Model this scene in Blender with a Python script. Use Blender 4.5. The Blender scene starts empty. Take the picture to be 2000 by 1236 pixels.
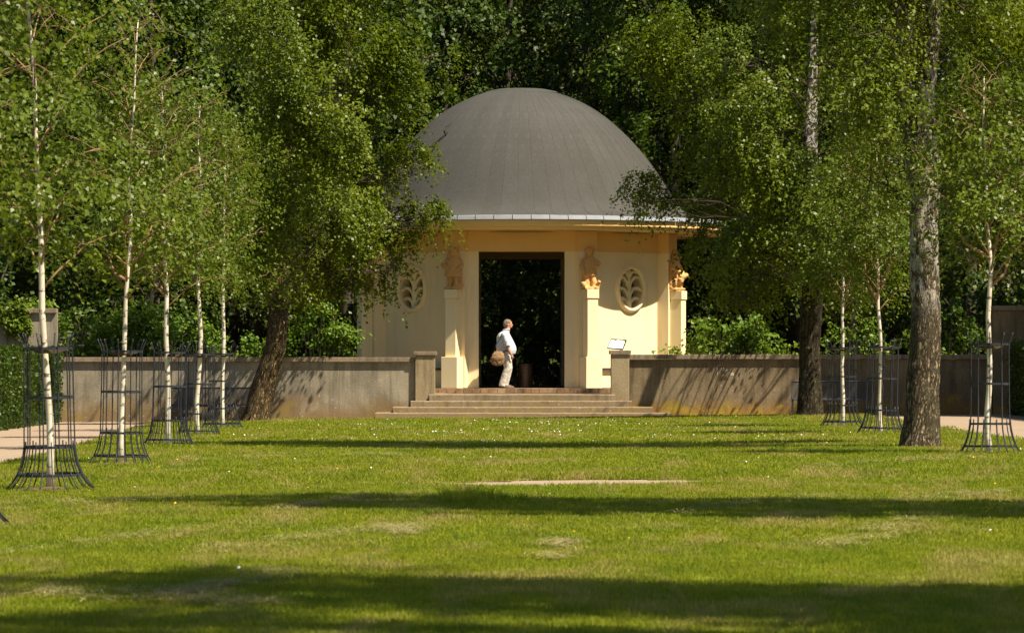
import bpy, bmesh, math, random
import numpy as np
from mathutils import Vector, Matrix, noise as mnoise

# ------------------------------------------------------------------ camera, sky, sun, exposure
SC = bpy.context.scene
COL = SC.collection
R = math.radians
FPX = 7470.0            # focal length in photograph pixels (2000 px wide)
EYE = 1.6
HOR = 699.0             # horizon row in the photograph

cam_d = bpy.data.cameras.new('camera')
cam = bpy.data.objects.new('camera', cam_d)
COL.objects.link(cam)
cam_d.sensor_width = 36.0
cam_d.lens = FPX / 2000 * 36
cam_d.shift_y = (HOR - 618) / 2000
cam_d.clip_start = 0.5
cam_d.clip_end = 2000
cam_d.dof.use_dof = True
cam_d.dof.focus_distance = 96
cam_d.dof.aperture_fstop = 7.0
cam.location = (0, 0, EYE)
cam.rotation_euler = (R(90), 0, 0)
SC.camera = cam

SUN_AZ, SUN_EL = 57.0, 56.5      # azimuth measured from "towards the camera" to the right
SUN_DIR = Vector((math.sin(R(SUN_AZ)) * math.cos(R(SUN_EL)), -math.cos(R(SUN_AZ)) * math.cos(R(SUN_EL)), math.sin(R(SUN_EL))))
world = bpy.data.worlds.new('World')
SC.world = world
world.use_nodes = True
wn = world.node_tree.nodes
wl = world.node_tree.links
for n in list(wn): wn.remove(n)
sky = wn.new('ShaderNodeTexSky')
sky.sky_type = 'NISHITA'
sky.sun_disc = False
sky.sun_elevation = R(SUN_EL)
sky.sun_rotation = math.atan2(SUN_DIR.x, SUN_DIR.y)
bg = wn.new('ShaderNodeBackground')
bg.inputs['Strength'].default_value = 0.055
wo = wn.new('ShaderNodeOutputWorld')
wl.new(sky.outputs[0], bg.inputs[0])
wl.new(bg.outputs[0], wo.inputs[0])

sun_d = bpy.data.lights.new('sun', 'SUN')
sun_d.energy = 5.0
sun_d.angle = R(0.53)
sun_d.color = (1.0, 0.91, 0.74)
sun = bpy.data.objects.new('sun', sun_d)
COL.objects.link(sun)
sun.location = (40, -30, 60)
sun.rotation_euler = SUN_DIR.to_track_quat('Z', 'Y').to_euler()

vs = SC.view_settings
vs.view_transform = 'Standard'
vs.look = 'None'
vs.exposure = 1.05
vs.gamma = 1.0
vs.use_curve_mapping = False
SC.cycles.max_bounces = 6
SC.cycles.transparent_max_bounces = 4
SC.cycles.use_denoising = True


def at(px, Y):                       # lateral metres of a photograph column at depth Y
    return (px - 1000.0) / FPX * Y


def up(py, Y):                       # height in metres of a photograph row at depth Y
    return EYE + (HOR - py) / FPX * Y


def gz(x):                           # the ground falls gently to the left
    x = max(-16.0, min(16.0, x))
    return 0.012 * x if x > 0 else 0.005 * x


# ------------------------------------------------------------------ helpers
def link(o, parent=None):
    COL.objects.link(o)
    if parent is not None:
        o.parent = parent
    return o


def tag(o, label=None, cat=None, group=None, kind=None):
    if label: o['label'] = label
    if cat: o['category'] = cat
    if group: o['group'] = group
    if kind: o['kind'] = kind
    return o


def empty(name, loc, rz=0.0):
    o = bpy.data.objects.new(name, None)
    o.empty_display_size = 0.2
    o.location = loc
    o.rotation_euler = (0, 0, rz)
    return link(o)


class MB:
    def __init__(self):
        self.v, self.f = [], []

    def add(self, verts, faces):
        b = len(self.v)
        self.v += [tuple(p) for p in verts]
        self.f += [tuple(i + b for i in f) for f in faces]
        return self

    def box(self, x0, x1, y0, y1, z0, z1, M=None):
        vs_ = [(x0, y0, z0), (x1, y0, z0), (x1, y1, z0), (x0, y1, z0), (x0, y0, z1), (x1, y0, z1), (x1, y1, z1), (x0, y1, z1)]
        if M is not None: vs_ = [M @ Vector(p) for p in vs_]
        return self.add(vs_, [(0, 3, 2, 1), (4, 5, 6, 7), (0, 1, 5, 4), (1, 2, 6, 5), (2, 3, 7, 6), (3, 0, 4, 7)])

    def tube(self, pts, radii, sides=6, cap=True, closed=False):
        pts = [Vector(p) for p in pts]
        n = len(pts)
        if not hasattr(radii, '__len__'): radii = [radii] * n
        vs_, fs = [], []
        ref = None
        for i, p in enumerate(pts):
            if closed:
                t = (pts[(i + 1) % n] - pts[i - 1]).normalized()
            else:
                t = (pts[min(i + 1, n - 1)] - pts[max(i - 1, 0)]).normalized()
            if ref is None:
                ref = Vector((0, 0, 1)) if abs(t.z) < 0.9 else Vector((1, 0, 0))
            u = (ref - t * ref.dot(t)).normalized()
            ref = u
            w = t.cross(u)
            for k in range(sides):
                a = 2 * math.pi * k / sides
                vs_.append(p + (u * math.cos(a) + w * math.sin(a)) * radii[i])
        m = n if closed else n - 1
        for i in range(m):
            j = (i + 1) % n
            for k in range(sides):
                k2 = (k + 1) % sides
                fs.append((i * sides + k, i * sides + k2, j * sides + k2, j * sides + k))
        if cap and not closed:
            fs.append(tuple(range(sides))[::-1])
            fs.append(tuple((n - 1) * sides + k for k in range(sides)))
        return self.add(vs_, fs)

    def loft(self, rings):            # rings: (x, y, z, rx, ry) horizontal ellipses, bottom to top
        S = 16
        vs_, fs = [], []
        for (x, y, z, rx, ry) in rings:
            for k in range(S):
                a = 2 * math.pi * k / S
                vs_.append((x + rx * math.cos(a), y + ry * math.sin(a), z))
        for i in range(len(rings) - 1):
            for k in range(S):
                k2 = (k + 1) % S
                fs.append((i * S + k, i * S + k2, (i + 1) * S + k2, (i + 1) * S + k))
        fs.append(tuple(range(S))[::-1])
        fs.append(tuple((len(rings) - 1) * S + k for k in range(S)))
        return self.add(vs_, fs)

    def ball(self, c, r, seg=12, rings=8):
        rx, ry, rz = r if hasattr(r, '__len__') else (r, r, r)
        rg = []
        for i in range(rings + 1):
            t = -math.pi / 2 + math.pi * i / rings
            cc = max(0.02, math.cos(t))
            rg.append((c[0], c[1], c[2] + rz * math.sin(t), rx * cc, ry * cc))
        return self.loft(rg)

    def lathe(self, prof, seg=64, cx=0, cy=0, a0=0.0, a1=2 * math.pi):
        full = abs(a1 - a0 - 2 * math.pi) < 1e-6
        n = seg if full else seg + 1
        vs_, fs = [], []
        for (r, z) in prof:
            for k in range(n):
                a = a0 + (a1 - a0) * k / seg
                vs_.append((cx + r * math.sin(a), cy - r * math.cos(a), z))
        for i in range(len(prof) - 1):
            for k in range(seg):
                k2 = (k + 1) % n
                fs.append((i * n + k, i * n + k2, (i + 1) * n + k2, (i + 1) * n + k))
        return self.add(vs_, fs)

    def mesh(self, name, m, smooth=False, bevel=0.0):
        me = bpy.data.meshes.new(name)
        me.from_pydata(self.v, [], self.f)
        me.materials.append(m)
        if bevel > 0:
            bm = bmesh.new(); bm.from_mesh(me)
            es = [e for e in bm.edges if len(e.link_faces) == 2 and e.calc_face_angle(0) > 0.6]
            bmesh.ops.bevel(bm, geom=es, offset=bevel, segments=2, profile=0.6, affect='EDGES')
            bm.to_mesh(me); bm.free()
        if smooth:
            me.polygons.foreach_set('use_smooth', [True] * len(me.polygons))
        me.update()
        return me

    def build(self, name, m, parent=None, smooth=False, bevel=0.0):
        return link(bpy.data.objects.new(name, self.mesh(name, m, smooth, bevel)), parent)


def organic(mb, name, m, parent=None, voxel=0.012, smooth_it=4, rough=0.0, seed=0):
    """one continuous surface from overlapping closed volumes (voxel union)"""
    o = mb.build(name, m, parent)
    md = o.modifiers.new('union', 'REMESH'); md.mode = 'VOXEL'; md.voxel_size = voxel; md.use_smooth_shade = True
    sm = o.modifiers.new('soft', 'SMOOTH'); sm.iterations = smooth_it; sm.factor = 0.5
    dg = bpy.context.evaluated_depsgraph_get()
    me = bpy.data.meshes.new_from_object(o.evaluated_get(dg))
    old = o.data
    o.modifiers.clear()
    o.data = me
    bpy.data.meshes.remove(old)
    if rough > 0:
        for v in me.vertices:
            d = mnoise.noise(v.co * 14 + Vector((seed, 0, 0))) + 0.5 * mnoise.noise(v.co * 33)
            v.co += v.normal * d * rough
    if not me.materials: me.materials.append(m)
    return o


def copy_tree(o, parent=None):
    c = o.copy()
    link(c, parent)
    for ch in [x for x in bpy.data.objects if x.parent == o and x != c]:
        copy_tree(ch, c)
    return c


# ------------------------------------------------------------------ materials
class Mat:
    def __init__(self, name, rough=0.8, spec=0.3):
        self.m = bpy.data.materials.new(name)
        self.m.use_nodes = True
        self.nt = self.m.node_tree
        self.b = self.nt.nodes['Principled BSDF']
        self.b.inputs['Roughness'].default_value = rough
        self.b.inputs['Specular IOR Level'].default_value = spec

    def n(self, t, **kw):
        nd = self.nt.nodes.new(t)
        for k, v in kw.items():
            if k in nd.inputs: nd.inputs[k].default_value = v
            else: setattr(nd, k, v)
        return nd

    def l(self, a, b): self.nt.links.new(a, b)

    def pos(self, scale=(1, 1, 1), obj=False):
        if obj:
            src = self.n('ShaderNodeTexCoord').outputs['Object']
        else:
            src = self.n('ShaderNodeNewGeometry').outputs['Position']
        mp = self.n('ShaderNodeMapping')
        mp.inputs['Scale'].default_value = scale
        self.l(src, mp.inputs['Vector'])
        return mp.outputs[0]

    def noise(self, vec, scale, detail=4, rough=0.6, dist=0.0):
        nd = self.n('ShaderNodeTexNoise')
        nd.inputs['Scale'].default_value = scale
        nd.inputs['Detail'].default_value = detail
        nd.inputs['Roughness'].default_value = rough
        nd.inputs['Distortion'].default_value = dist
        self.l(vec, nd.inputs['Vector'])
        return nd.outputs['Fac']

    def ramp(self, fac, stops):
        r = self.n('ShaderNodeValToRGB')
        cr = r.color_ramp
        while len(cr.elements) < len(stops): cr.elements.new(0.5)
        for e, (p, c) in zip(cr.elements, stops):
            e.position = p
            e.color = (c, c, c, 1) if not hasattr(c, '__len__') else (*c, 1)
        self.l(fac, r.inputs[0])
        return r.outputs[0]

    def mix(self, fac, a, b, mode='MIX'):
        m = self.n('ShaderNodeMix', data_type='RGBA', blend_type=mode)
        for s, v in ((m.inputs[0], fac), (m.inputs[6], a), (m.inputs[7], b)):
            if hasattr(v, 'is_linked'): self.l(v, s)
            elif hasattr(v, '__len__'): s.default_value = (*v, 1)
            else: s.default_value = v
        return m.outputs[2]

    def math(self, op, a, b=0.0, clamp=False):
        m = self.n('ShaderNodeMath', operation=op, use_clamp=clamp)
        for s, v in ((m.inputs[0], a), (m.inputs[1], b)):
            if hasattr(v, 'is_linked'): self.l(v, s)
            else: s.default_value = v
        return m.outputs[0]

    def col(self, c):
        if hasattr(c, 'is_linked'): self.l(c, self.b.inputs['Base Color'])
        else: self.b.inputs['Base Color'].default_value = (*c, 1)
        return self

    def bump(self, h, strength=0.4, dist=0.02):
        b = self.n('ShaderNodeBump')
        b.inputs['Strength'].default_value = strength
        b.inputs['Distance'].default_value = dist
        self.l(h, b.inputs['Height'])
        self.l(b.outputs[0], self.b.inputs['Normal'])
        return self


def plain(name, c, rough=0.7, var=0.15, scale=6, spec=0.3, metal=0.0, bump=0.0):
    M = Mat(name, rough, spec)
    f = M.noise(M.pos(), scale, 5)
    lo = tuple(x * (1 - var) for x in c); hi = tuple(min(1, x * (1 + var)) for x in c)
    M.col(M.ramp(f, [(0.3, lo), (0.7, hi)]))
    M.b.inputs['Metallic'].default_value = metal
    if bump: M.bump(M.noise(M.pos(), scale * 8, 3), bump, 0.01)
    return M.m


def leafmat(name, c1, c2, trans=0.35, rough=0.42, tint=(0.0, 0.0)):
    M = Mat(name, rough, 0.24)
    g = M.n('ShaderNodeNewGeometry')
    base = M.ramp(g.outputs['Random Per Island'], [(0.0, c1), (1.0, c2)])
    big = M.noise(M.pos(), 0.55, 3)
    c = M.mix(M.ramp(big, [(0.35, 0.0), (0.7, 1.0)]), base, tuple(x * k for x, k in zip(c2, (1.25, 1.12, 0.9))))
    M.col(c)
    t = M.n('ShaderNodeBsdfTranslucent')
    hue = M.mix(0.5, c, (c2[0] * 2.0, c2[1] * 1.9, c2[2] * 0.7))
    M.l(hue, t.inputs[0])
    ms = M.n('ShaderNodeMixShader')
    ms.inputs[0].default_value = trans
    M.l(M.b.outputs[0], ms.inputs[1]); M.l(t.outputs[0], ms.inputs[2])
    M.l(ms.outputs[0], M.nt.nodes['Material Output'].inputs[0])
    return M.m


def grass_colour(M):
    """living and dry lawn, same field for soil and blades"""
    p = M.pos((1, 0.42, 1))
    big = M.noise(p, 0.30, 4, 0.55)
    mid = M.noise(M.pos((1, 0.5, 1)), 1.6, 5, 0.65, 0.6)
    p2 = M.n('ShaderNodeMapping'); p2.inputs['Rotation'].default_value = (0, 0, R(24)); p2.inputs['Scale'].default_value = (0.9, 0.22, 1)
    M.l(M.n('ShaderNodeNewGeometry').outputs['Position'], p2.inputs['Vector'])
    dry = M.noise(p2.outputs[0], 1.15, 6, 0.62, 0.8)
    green = M.ramp(mid, [(0.30, (0.110, 0.163, 0.007)), (0.52, (0.188, 0.225, 0.010)), (0.72, (0.255, 0.268, 0.015))])
    green = M.mix(M.ramp(big, [(0.35, 0.0), (0.65, 0.55)]), green, (0.235, 0.235, 0.018))
    return M.mix(M.ramp(dry, [(0.50, 0.0), (0.66, 0.68)]), green, (0.36, 0.285, 0.115))


def make_grass_mats():
    M = Mat('lawn_soil', 0.95, 0.1)
    c = grass_colour(M)
    f = M.noise(M.pos(), 38, 3)
    M.col(M.mix(1.0, c, M.ramp(f, [(0.3, 0.45), (0.75, 1.05)]), 'MULTIPLY'))
    M.bump(M.noise(M.pos(), 26, 4), 0.7, 0.04)
    B = Mat('grass_blade', 0.55, 0.25)
    c = grass_colour(B)
    c = B.mix(1.0, c, B.ramp(B.n('ShaderNodeNewGeometry').outputs['Random Per Island'], [(0.0, 0.7), (1.0, 1.3)]), 'MULTIPLY')
    B.col(c)
    t = B.n('ShaderNodeBsdfTranslucent')
    B.l(B.mix(1.0, c, (1.35, 1.35, 0.6), 'MULTIPLY'), t.inputs[0])
    ms = B.n('ShaderNodeMixShader'); ms.inputs[0].default_value = 0.4
    B.l(B.b.outputs[0], ms.inputs[1]); B.l(t.outputs[0], ms.inputs[2])
    B.l(ms.outputs[0], B.nt.nodes['Material Output'].inputs[0])
    return M.m, B.m


def make_gravel():
    M = Mat('gravel', 0.95, 0.1)
    f = M.noise(M.pos(), 60, 3); g = M.noise(M.pos(), 0.7, 4)
    c = M.ramp(f, [(0.3, (0.22, 0.165, 0.11)), (0.7, (0.35, 0.26, 0.18))])
    M.col(M.mix(M.ramp(g, [(0.4, 0.0), (0.75, 0.6)]), c, (0.34, 0.25, 0.18)))
    M.bump(f, 0.6, 0.015)
    return M.m


def make_concrete(name, base, dark, lichen=0.0, seed=0.0, stain=(0.25, 0.13, 0.045)):
    M = Mat(name, 0.9, 0.15)
    geo = M.n('ShaderNodeNewGeometry')
    sep = M.n('ShaderNodeSeparateXYZ'); M.l(geo.outputs['Position'], sep.inputs[0])
    mp = M.n('ShaderNodeMapping'); mp.inputs['Location'].default_value = (seed, seed * .7, 0)
    M.l(geo.outputs['Position'], mp.inputs[0]); P = mp.outputs[0]
    cloud = M.noise(P, 0.9, 6, 0.62, 0.4)
    st = M.n('ShaderNodeMapping'); st.inputs['Scale'].default_value = (4.5, 4.5, 0.35); M.l(P, st.inputs[0])
    streak = M.noise(st.outputs[0], 1.3, 6, 0.7, 0.3)
    fine = M.noise(P, 34, 4, 0.7)
    c = M.mix(M.ramp(cloud, [(0.33, 0.0), (0.68, 1.0)]), base, dark)
    c = M.mix(M.ramp(streak, [(0.45, 0.0), (0.72, 0.75)]), c, tuple(x * 0.42 for x in dark))
    # rising damp along the foot of the wall, with a ragged upper edge
    damp = M.math('ADD', M.math('MULTIPLY', sep.outputs[2], -1.5), M.math('MULTIPLY', cloud, 1.9))
    c = M.mix(M.ramp(damp, [(0.05, 0.0), (0.62, 0.8)]), c, stain)
    if lichen > 0:
        ln = M.noise(P, 2.2, 5, 0.7, 0.5)
        lf = M.math('MULTIPLY', M.ramp(ln, [(0.50, 0.0), (0.63, lichen)]), M.ramp(damp, [(0.0, 0.0), (0.45, 1.0)]))
        c = M.mix(lf, c, (0.33, 0.24, 0.03))
    spots = M.noise(P, 11, 3, 0.5)
    c = M.mix(M.ramp(spots, [(0.66, 0.0), (0.73, 0.45)]), c, (0.5, 0.45, 0.36))
    c = M.mix(1.0, c, M.ramp(fine, [(0.25, 0.62), (0.75, 1.25)]), 'MULTIPLY')
    M.col(c)
    M.bump(fine, 0.45, 0.012)
    return M.m


def make_plaster(name, c, dirt=(0.52, 0.37, 0.20), amt=0.5):
    M = Mat(name, 0.85, 0.2)
    n1 = M.noise(M.pos(), 0.8, 5, 0.6)
    st = M.pos((5, 5, 0.4)); s = M.noise(st, 1.0, 5, 0.65)
    k = M.mix(M.ramp(n1, [(0.35, 0.0), (0.75, amt)]), c, tuple(x * 0.86 for x in c))
    k = M.mix(M.ramp(s, [(0.55, 0.0), (0.8, amt)]), k, dirt)
    M.col(k)
    M.bump(M.noise(M.pos(), 55, 3), 0.25, 0.006)
    return M.m


def make_roof():
    M = Mat('roofing_felt', 0.9, 0.2)
    oi = M.n('ShaderNodeObjectInfo')
    f = M.noise(M.pos((1, 1, 1)), 14, 5, 0.7); g = M.noise(M.pos(), 0.8, 4)
    rad = M.noise(M.pos((3, 3, .35), True), 1.6, 5, 0.7)
    c = M.ramp(oi.outputs['Random'], [(0.0, (0.060, 0.0575, 0.051)), (1.0, (0.068, 0.065, 0.058))])
    c = M.mix(M.ramp(g, [(0.35, 0.0), (0.7, 0.6)]), c, (0.050, 0.047, 0.038))
    c = M.mix(M.ramp(rad, [(0.55, 0.0), (0.75, 0.5)]), c, (0.092, 0.087, 0.077))
    c = M.mix(1.0, c, M.ramp(f, [(0.25, 0.84), (0.75, 1.12)]), 'MULTIPLY')
    M.col(c)
    M.bump(f, 0.25, 0.008)
    return M.m


def make_old_bark(name, white_from, white_span, seed=0.0, brown=(0.115, 0.078, 0.042)):
    """furrowed brown foot, pale papery bark with dark scars above; object z = height on the trunk"""
    M = Mat(name, 0.9, 0.15)
    oc = M.n('ShaderNodeTexCoord').outputs['Object']
    sep = M.n('ShaderNodeSeparateXYZ'); M.l(oc, sep.inputs[0])
    m1 = M.n('ShaderNodeMapping'); m1.inputs['Scale'].default_value = (15, 15, 5.0); m1.inputs['Location'].default_value = (seed, 0, seed); M.l(oc, m1.inputs[0])
    vor = M.n('ShaderNodeTexVoronoi', feature='DISTANCE_TO_EDGE'); vor.inputs['Scale'].default_value = 1.35
    ns = M.noise(m1.outputs[0], 1.0, 5, 0.7)
    wv = M.n('ShaderNodeVectorMath', operation='ADD')
    cb = M.n('ShaderNodeCombineXYZ'); M.l(M.math('MULTIPLY', ns, 2.8), cb.inputs[0]); M.l(M.math('MULTIPLY', ns, 2.8), cb.inputs[2])
    M.l(m1.outputs[0], wv.inputs[0]); M.l(cb.outputs[0], wv.inputs[1]); M.l(wv.outputs[0], vor.inputs['Vector'])
    m3 = M.n('ShaderNodeMapping'); m3.inputs['Scale'].default_value = (13, 13, 2.6); m3.inputs['Location'].default_value = (1, seed, 2); M.l(oc, m3.inputs[0])
    rid = M.math('MULTIPLY', M.math('ABSOLUTE', M.math('SUBTRACT', M.noise(m3.outputs[0], 1.0, 4, 0.6, 0.8), 0.5)), 3.2)
    crack = M.ramp(M.math('MINIMUM', vor.outputs['Distance'], rid), [(0.04, 0.0), (0.26, 1.0)])
    brownc = M.mix(crack, tuple(x * 0.10 for x in brown), tuple(x * 1.8 for x in brown))
    brownc = M.mix(M.ramp(M.noise(m1.outputs[0], 0.6, 4), [(0.45, 0.0), (0.7, 0.6)]), brownc, (0.10, 0.092, 0.045))
    m2 = M.n('ShaderNodeMapping'); m2.inputs['Scale'].default_value = (4.5, 4.5, 2.3); m2.inputs['Location'].default_value = (seed * 2, 3, 0); M.l(oc, m2.inputs[0])
    scar = M.noise(m2.outputs[0], 1.7, 5, 0.62, 0.9)
    pale = M.mix(M.ramp(M.noise(m2.outputs[0], 0.8, 3), [(0.4, 0.0), (0.65, 1.0)]), (0.46, 0.40, 0.31), (0.30, 0.285, 0.26))
    upper = M.mix(M.ramp(scar, [(0.47, 0.0), (0.53, 1.0)]), pale, brownc)
    t = M.math('ADD', M.math('DIVIDE', M.math('SUBTRACT', sep.outputs[2], white_from), white_span), M.math('MULTIPLY', M.math('SUBTRACT', scar, 0.5), 3.0))
    M.col(M.mix(M.ramp(t, [(0.35, 0.0), (0.6, 1.0)]), brownc, upper))
    M.bump(crack, 1.0, 0.03)
    return M.m


def make_birch_bark():
    M = Mat('young_birch_bark', 0.7, 0.2)
    oc = M.n('ShaderNodeTexCoord').outputs['Object']
    m1 = M.n('ShaderNodeMapping'); m1.inputs['Scale'].default_value = (6, 6, 13); M.l(oc, m1.inputs[0])
    f = M.noise(m1.outputs[0], 1.0, 4, 0.6)
    m2 = M.n('ShaderNodeMapping'); m2.inputs['Scale'].default_value = (1, 1, 0.9); M.l(oc, m2.inputs[0])
    g = M.noise(m2.outputs[0], 2.2, 4)
    c = M.ramp(g, [(0.35, (0.70, 0.63, 0.51)), (0.65, (0.50, 0.42, 0.31))])
    c = M.mix(M.ramp(f, [(0.57, 0.0), (0.62, 0.9)]), c, (0.07, 0.05, 0.035))
    M.col(c)
    return M.m


lawn_soil, grass_blade = make_grass_mats()
gravel = make_gravel()
forest_floor = plain('forest_floor', (0.045, 0.038, 0.022), 0.95, 0.4, 1.5)
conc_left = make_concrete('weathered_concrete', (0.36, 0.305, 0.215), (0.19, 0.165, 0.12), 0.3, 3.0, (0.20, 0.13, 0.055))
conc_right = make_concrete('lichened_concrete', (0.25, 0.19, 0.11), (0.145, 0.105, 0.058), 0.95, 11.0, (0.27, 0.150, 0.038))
conc_pillar = make_concrete('pillar_concrete', (0.36, 0.28, 0.165), (0.25, 0.185, 0.105), 0.9, 23.0, (0.22, 0.15, 0.05))
conc_cap = make_concrete('coping_concrete', (0.30, 0.225, 0.15), (0.20, 0.15, 0.10), 0.0, 7.0, (0.20, 0.14, 0.09))
step_stone = make_concrete('step_stone', (0.29, 0.22, 0.135), (0.21, 0.155, 0.09), 0.25, 17.0, (0.25, 0.18, 0.10))
plaster = make_plaster('cream_plaster', (0.87, 0.705, 0.425))
plaster_trim = make_plaster('cream_trim', (0.87, 0.72, 0.43), amt=0.25)
plaster_orange = make_plaster('ochre_bounce_plaster', (0.82, 0.52, 0.20), (0.62, 0.38, 0.13), 0.3)  # ochre paint with warm reflected light mixed into the colour
plaster_sculpt = make_plaster('sculpture_stone', (0.64, 0.36, 0.135), (0.38, 0.20, 0.075), 0.7)
roof_felt = make_roof()
zinc = plain('zinc_sheet', (0.24, 0.255, 0.28), 0.6, 0.1, 3, 0.4, 0.0)
inner_wall = plain('inner_shade_plaster', (0.20, 0.13, 0.075), 0.9, 0.2, 2)  # dark brown puts the shade of the interior into the colour
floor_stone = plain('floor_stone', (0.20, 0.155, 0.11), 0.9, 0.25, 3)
brick_mat = Mat('edging_brick', 0.9, 0.15)
_oi = brick_mat.n('ShaderNodeObjectInfo')
brick_mat.col(brick_mat.mix(1.0, brick_mat.ramp(_oi.outputs['Random'], [(0.0, (0.24, 0.145, 0.08)), (0.5, (0.33, 0.19, 0.10)), (1.0, (0.40, 0.27, 0.16))]),
                            brick_mat.ramp(brick_mat.noise(brick_mat.pos(), 25, 4), [(0.3, 0.7), (0.7, 1.2)]), 'MULTIPLY'))
brick_mat = brick_mat.m
iron = plain('painted_iron', (0.026, 0.028, 0.033), 0.5, 0.3, 9, 0.25)
bench_steel = plain('coated_steel', (0.045, 0.052, 0.064), 0.5, 0.2, 9, 0.35)
collar_mat = plain('tree_tie_rubber', (0.055, 0.035, 0.018), 0.8, 0.3, 9)
ledge_mat = plain('dark_ledge', (0.05, 0.035, 0.03), 0.7, 0.2, 5)
bark_big = make_old_bark('old_birch_bark', 1.6, 1.4, 2.0, (0.24, 0.178, 0.108))
bark_left = make_old_bark('leaning_birch_bark', 5.5, 3.0, 5.0, (0.22, 0.14, 0.065))
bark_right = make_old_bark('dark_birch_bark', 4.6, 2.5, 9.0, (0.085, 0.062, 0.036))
bark_wood = plain('woodland_bark', (0.06, 0.048, 0.032), 0.95, 0.4, 4, bump=0.5)
birch_bark = make_birch_bark()
twig_red = plain('young_twig', (0.24, 0.145, 0.075), 0.7, 0.3, 5)
twig_dark = plain('dark_twig', (0.042, 0.030, 0.019), 0.9, 0.3, 5)
leaf_birch = leafmat('birch_leaf', (0.052, 0.084, 0.005), (0.112, 0.152, 0.008), 0.33, 0.42)
leaf_young = leafmat('young_birch_leaf', (0.050, 0.084, 0.008), (0.104, 0.148, 0.012), 0.33, 0.42)
leaf_wood = leafmat('shaded_woodland_leaf', (0.022, 0.040, 0.004), (0.056, 0.080, 0.006), 0.22, 0.5)  # leaf tone lowered to hold the deep shade inside the wood
leaf_wood2 = leafmat('shaded_maple_leaf', (0.020, 0.044, 0.006), (0.046, 0.082, 0.008), 0.22, 0.5)  # tone lowered for woodland shade, shared with the doorway shrubs
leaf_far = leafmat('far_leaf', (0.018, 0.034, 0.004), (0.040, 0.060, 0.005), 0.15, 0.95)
leaf_shrub = leafmat('shrub_leaf', (0.065, 0.140, 0.014), (0.135, 0.215, 0.024), 0.35)
leaf_hedge = leafmat('hedge_leaf', (0.022, 0.050, 0.009), (0.050, 0.090, 0.014), 0.2)
leaf_ivy = leafmat('creeper_leaf', (0.06, 0.12, 0.014), (0.12, 0.18, 0.02), 0.3)

# ------------------------------------------------------------------ ground, path, lawn
m = MB()
xs = [-400, -60, -16, 0, 16, 60, 400]
ys = [-120, 0, 50, 98, 150, 600]
vv = [(x, y, gz(x)) for y in ys for x in xs]
ff = []
for j in range(len(ys) - 1):
    for i in range(len(xs) - 1):
        a = j * len(xs) + i
        ff.append((a, a + 1, a + 1 + len(xs), a + len(xs)))
m.add(vv, ff)
tag(m.build('ground', forest_floor), kind='structure')


def sheet(name, mat_, x0, x1, y0, y1, dx, dy, zf, keep):
    nx, ny = int(round((x1 - x0) / dx)), int(round((y1 - y0) / dy))
    idx, V, F = {}, [], []

    def vid(i, j):
        if (i, j) not in idx:
            x, y = x0 + i * dx, y0 + j * dy
            idx[(i, j)] = len(V); V.append((x, y, zf(x, y)))
        return idx[(i, j)]
    for j in range(ny):
        for i in range(nx):
            if keep(x0 + (i + .5) * dx, y0 + (j + .5) * dy):
                F.append((vid(i, j), vid(i + 1, j), vid(i + 1, j + 1), vid(i, j + 1)))
    return tag(MB().add(V, F).build(name, mat_, smooth=True), kind='structure')


sheet('path', gravel, -16, 16, -10, 99, 4, 1.0, lambda x, y: gz(x) + 0.006, lambda x, y: True)


def sstep(a, b, t):
    t = max(0.0, min(1.0, (t - a) / (b - a)))
    return t * t * (3 - 2 * t)


def lawn_left(y):
    w = 0.12 * mnoise.noise(Vector((0.3, y * 0.9, 1.7)))
    return -7.55 - 0.9 * sstep(62, 92, y) + w


def lawn_right(y):
    return 8.75 + 0.12 * mnoise.noise(Vector((4.3, y * 0.9, 1.7))) + 0.5 * sstep(64, 50, y)


def lawn_far(x):
    return 96.7 - 0.35 * sstep(2.5, 6, x) + 0.06 * mnoise.noise(Vector((x * 1.2, 8.1, 0))) if x > -6.2 else 93.5


def cross_path(x, y):                 # worn strip of gravel crossing the lawn
    n = 0.30 * mnoise.noise(Vector((x * 1.3, y * 0.8, 2.0))) + 0.25 * mnoise.noise(Vector((x * 4.0, y * 1.5, 5.0)))
    half = 1.12 * sstep(-1.6, 0.1, x) * sstep(3.4, 1.6, x)
    return abs(y - 48.5 - n) < half


def in_lawn(x, y):
    return lawn_left(y) < x < lawn_right(y) and y < lawn_far(x) and not cross_path(x, y)


def lawn_z(x, y):
    h = 0.05 * sstep(49.75, 50.15, y) + 0.012 * mnoise.noise(Vector((x * 0.35, y * 0.25, 0)))
    return gz(x) + 0.016 + h


sheet('lawn', lawn_soil, -9, 10, 0, 97.5, 0.25, 0.25, lawn_z, in_lawn)

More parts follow.
